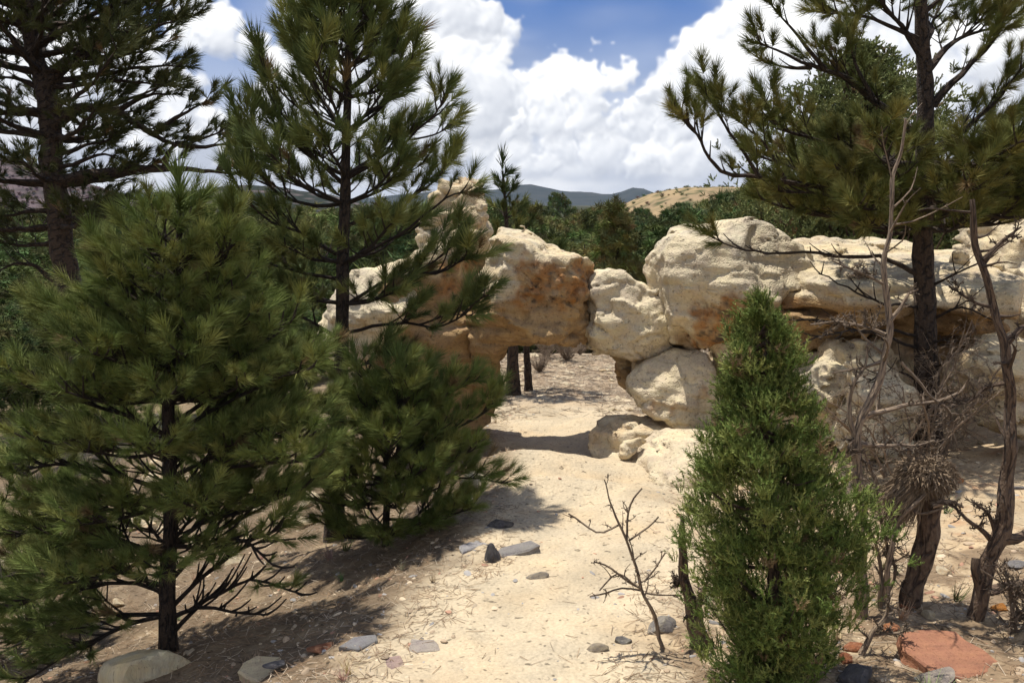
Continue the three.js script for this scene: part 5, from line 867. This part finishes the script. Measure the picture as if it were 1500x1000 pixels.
scatter('gravel', 'small stones and chips scattered over the soil', pebble, M.litter, 11000, 501, (r) => { const d = 2.2 + 8 * Math.pow(r(), 1.4), x = (r() * 2 - 1) * (1.2 + d * 0.62), o = offPath(x, -d); if (r() > smooth(-0.5, 0.25, o) * 0.94 + 0.06) return null; return [x, -d]; },
  (r) => { const s = 0.003 + 0.013 * Math.pow(r(), 4); return [s * (1 + r()), s * 0.6, s * (0.8 + r() * 0.6)]; }, (r, p) => { const k = r(), b = 0.7 + 0.5 * r(); return (k < 0.10 ? [0.36, 0.2, 0.13] : k < 0.3 ? [0.3, 0.28, 0.26] : k < 0.65 ? [0.36, 0.27, 0.18] : [0.5, 0.4, 0.275]).map((v) => v * b); });
{
  const r = rng(811), ms = [], cs = [], q = new THREE.Quaternion(), brushHeight = (x, z) => -10 + 36 * Math.exp(-(((x + 235) / 85) ** 2) - (((z + 330) / 70) ** 2)) + 4 * fbm(x * 0.02, 3, z * 0.02, 4);
  for (let k = 0; k < 4200; k++) { const tan = k < 1300, x = tan ? 8 + 80 * r() : -330 + 200 * r(), z = tan ? -112 - 70 * r() : -250 - 90 * r(), y = tan ? tanHeight(x, z) : brushHeight(x, z); if (tan && fbm(x * 0.08, 1, z * 0.08, 2) < -0.12) continue; const s = (tan ? 0.35 : 0.9) * (0.5 + r()); ms.push(new THREE.Matrix4().compose(V(x, y + s * 0.3, z), q.setFromAxisAngle(V(0, 1, 0), r() * 6.28).clone(), V(s * 1.5, s, s * 1.5))); cs.push((tan ? [0.13, 0.125, 0.06] : [0.12, 0.095, 0.09]).map((v) => v * (0.6 + 0.7 * r()))); }
  const im = shade(new THREE.InstancedMesh(CLUMP, M.leaf, ms.length)), c = new THREE.Color(); ms.forEach((m, i) => { im.setMatrixAt(i, m); im.setColorAt(i, c.setRGB(...cs[i])); }); im.name = 'hillside_scrub'; im.userData = { kind: 'stuff', label: 'low scrub dotting the far hillsides' }; scene.add(im);
}
const needleLit = (() => { const g = new THREE.BoxGeometry(1, 0.25, 0.02); return g; })();
scatter('dry_needle_litter', 'dry brown needles and twiglets under the trees', needleLit, M.litter, 26000, 502, (r) => { const d = 2.2 + 6.5 * Math.pow(r(), 1.2), x = (r() * 2 - 1) * (1.2 + d * 0.62), o = offPath(x, -d), n = fbm(x * 1.6, 3, d * 1.6, 2); if (o < -0.12 + 0.3 * n && r() > 0.05) return null; if (r() > (x < 0 ? 0.95 : d < 3.8 ? 0.8 : 0.25)) return null; return [x, -d, 0.004]; },
  (r) => { const l = 0.03 + 0.06 * r(); return [l, 0.004, 0.09]; }, (r) => { const b = 0.6 + 0.8 * r(); return (r() < 0.7 ? [0.22, 0.145, 0.085] : [0.36, 0.29, 0.21]).map((v) => v * b); });
const blades = (() => { const r = rng(9), pos = []; for (let k = 0; k < 26; k++) { const a = r() * 6.28, l = 0.6 + 0.5 * r(), o = 0.25 + 0.6 * r(), b = V((r() - 0.5) * 0.2, 0, (r() - 0.5) * 0.2), d = V(Math.cos(a) * o, 1, Math.sin(a) * o).normalize(), s = V(-Math.sin(a), 0, Math.cos(a)).multiplyScalar(0.018), e = b.clone().addScaledVector(d, l); pos.push(b.x - s.x, b.y, b.z - s.z, b.x + s.x, b.y, b.z + s.z, e.x, e.y - 0.1 * l, e.z); } const g = new THREE.BufferGeometry(); g.setAttribute('position', new THREE.Float32BufferAttribute(pos, 3)); g.computeVertexNormals(); return g; })();
scatter('trailside_litter', 'brown twiglets and needles on the ground beyond the arch', needleLit, M.litter, 6000, 504, (r) => { const d = 8.4 + 6 * r(), x = -1 + 4.5 * r(); if (offPath(x, -d) < -0.3 && d < 10 && r() < 0.85) return null; return [x, -d, 0.004]; }, (r) => [0.06 + 0.12 * r(), 0.012, 0.25], (r) => { const b = 0.6 + 0.8 * r(); return (r() < 0.6 ? [0.2, 0.14, 0.09] : [0.34, 0.29, 0.22]).map((v) => v * b); });
scatter('dry_grass', 'sparse dry grass tufts at the trail edges', blades, M.litter, 420, 503, (r) => { const d = 2.3 + 11 * r(), x = (r() * 2 - 1) * (1.2 + d * 0.6), o = offPath(x, -d); if (o < 0.05 || (d < 8 && r() < 0.5)) return null; return [x, -d]; },
  (r) => { const s = 0.05 + 0.09 * r(); return [s, s, s]; }, (r) => (r() < 0.35 ? [0.13, 0.16, 0.05] : [0.40, 0.33, 0.2]).map((v) => v * (0.7 + 0.5 * r())));

scene.fog = new THREE.FogExp2(new THREE.Color(0.62, 0.74, 0.95), 0.00004);
renderer.render(scene, camera);
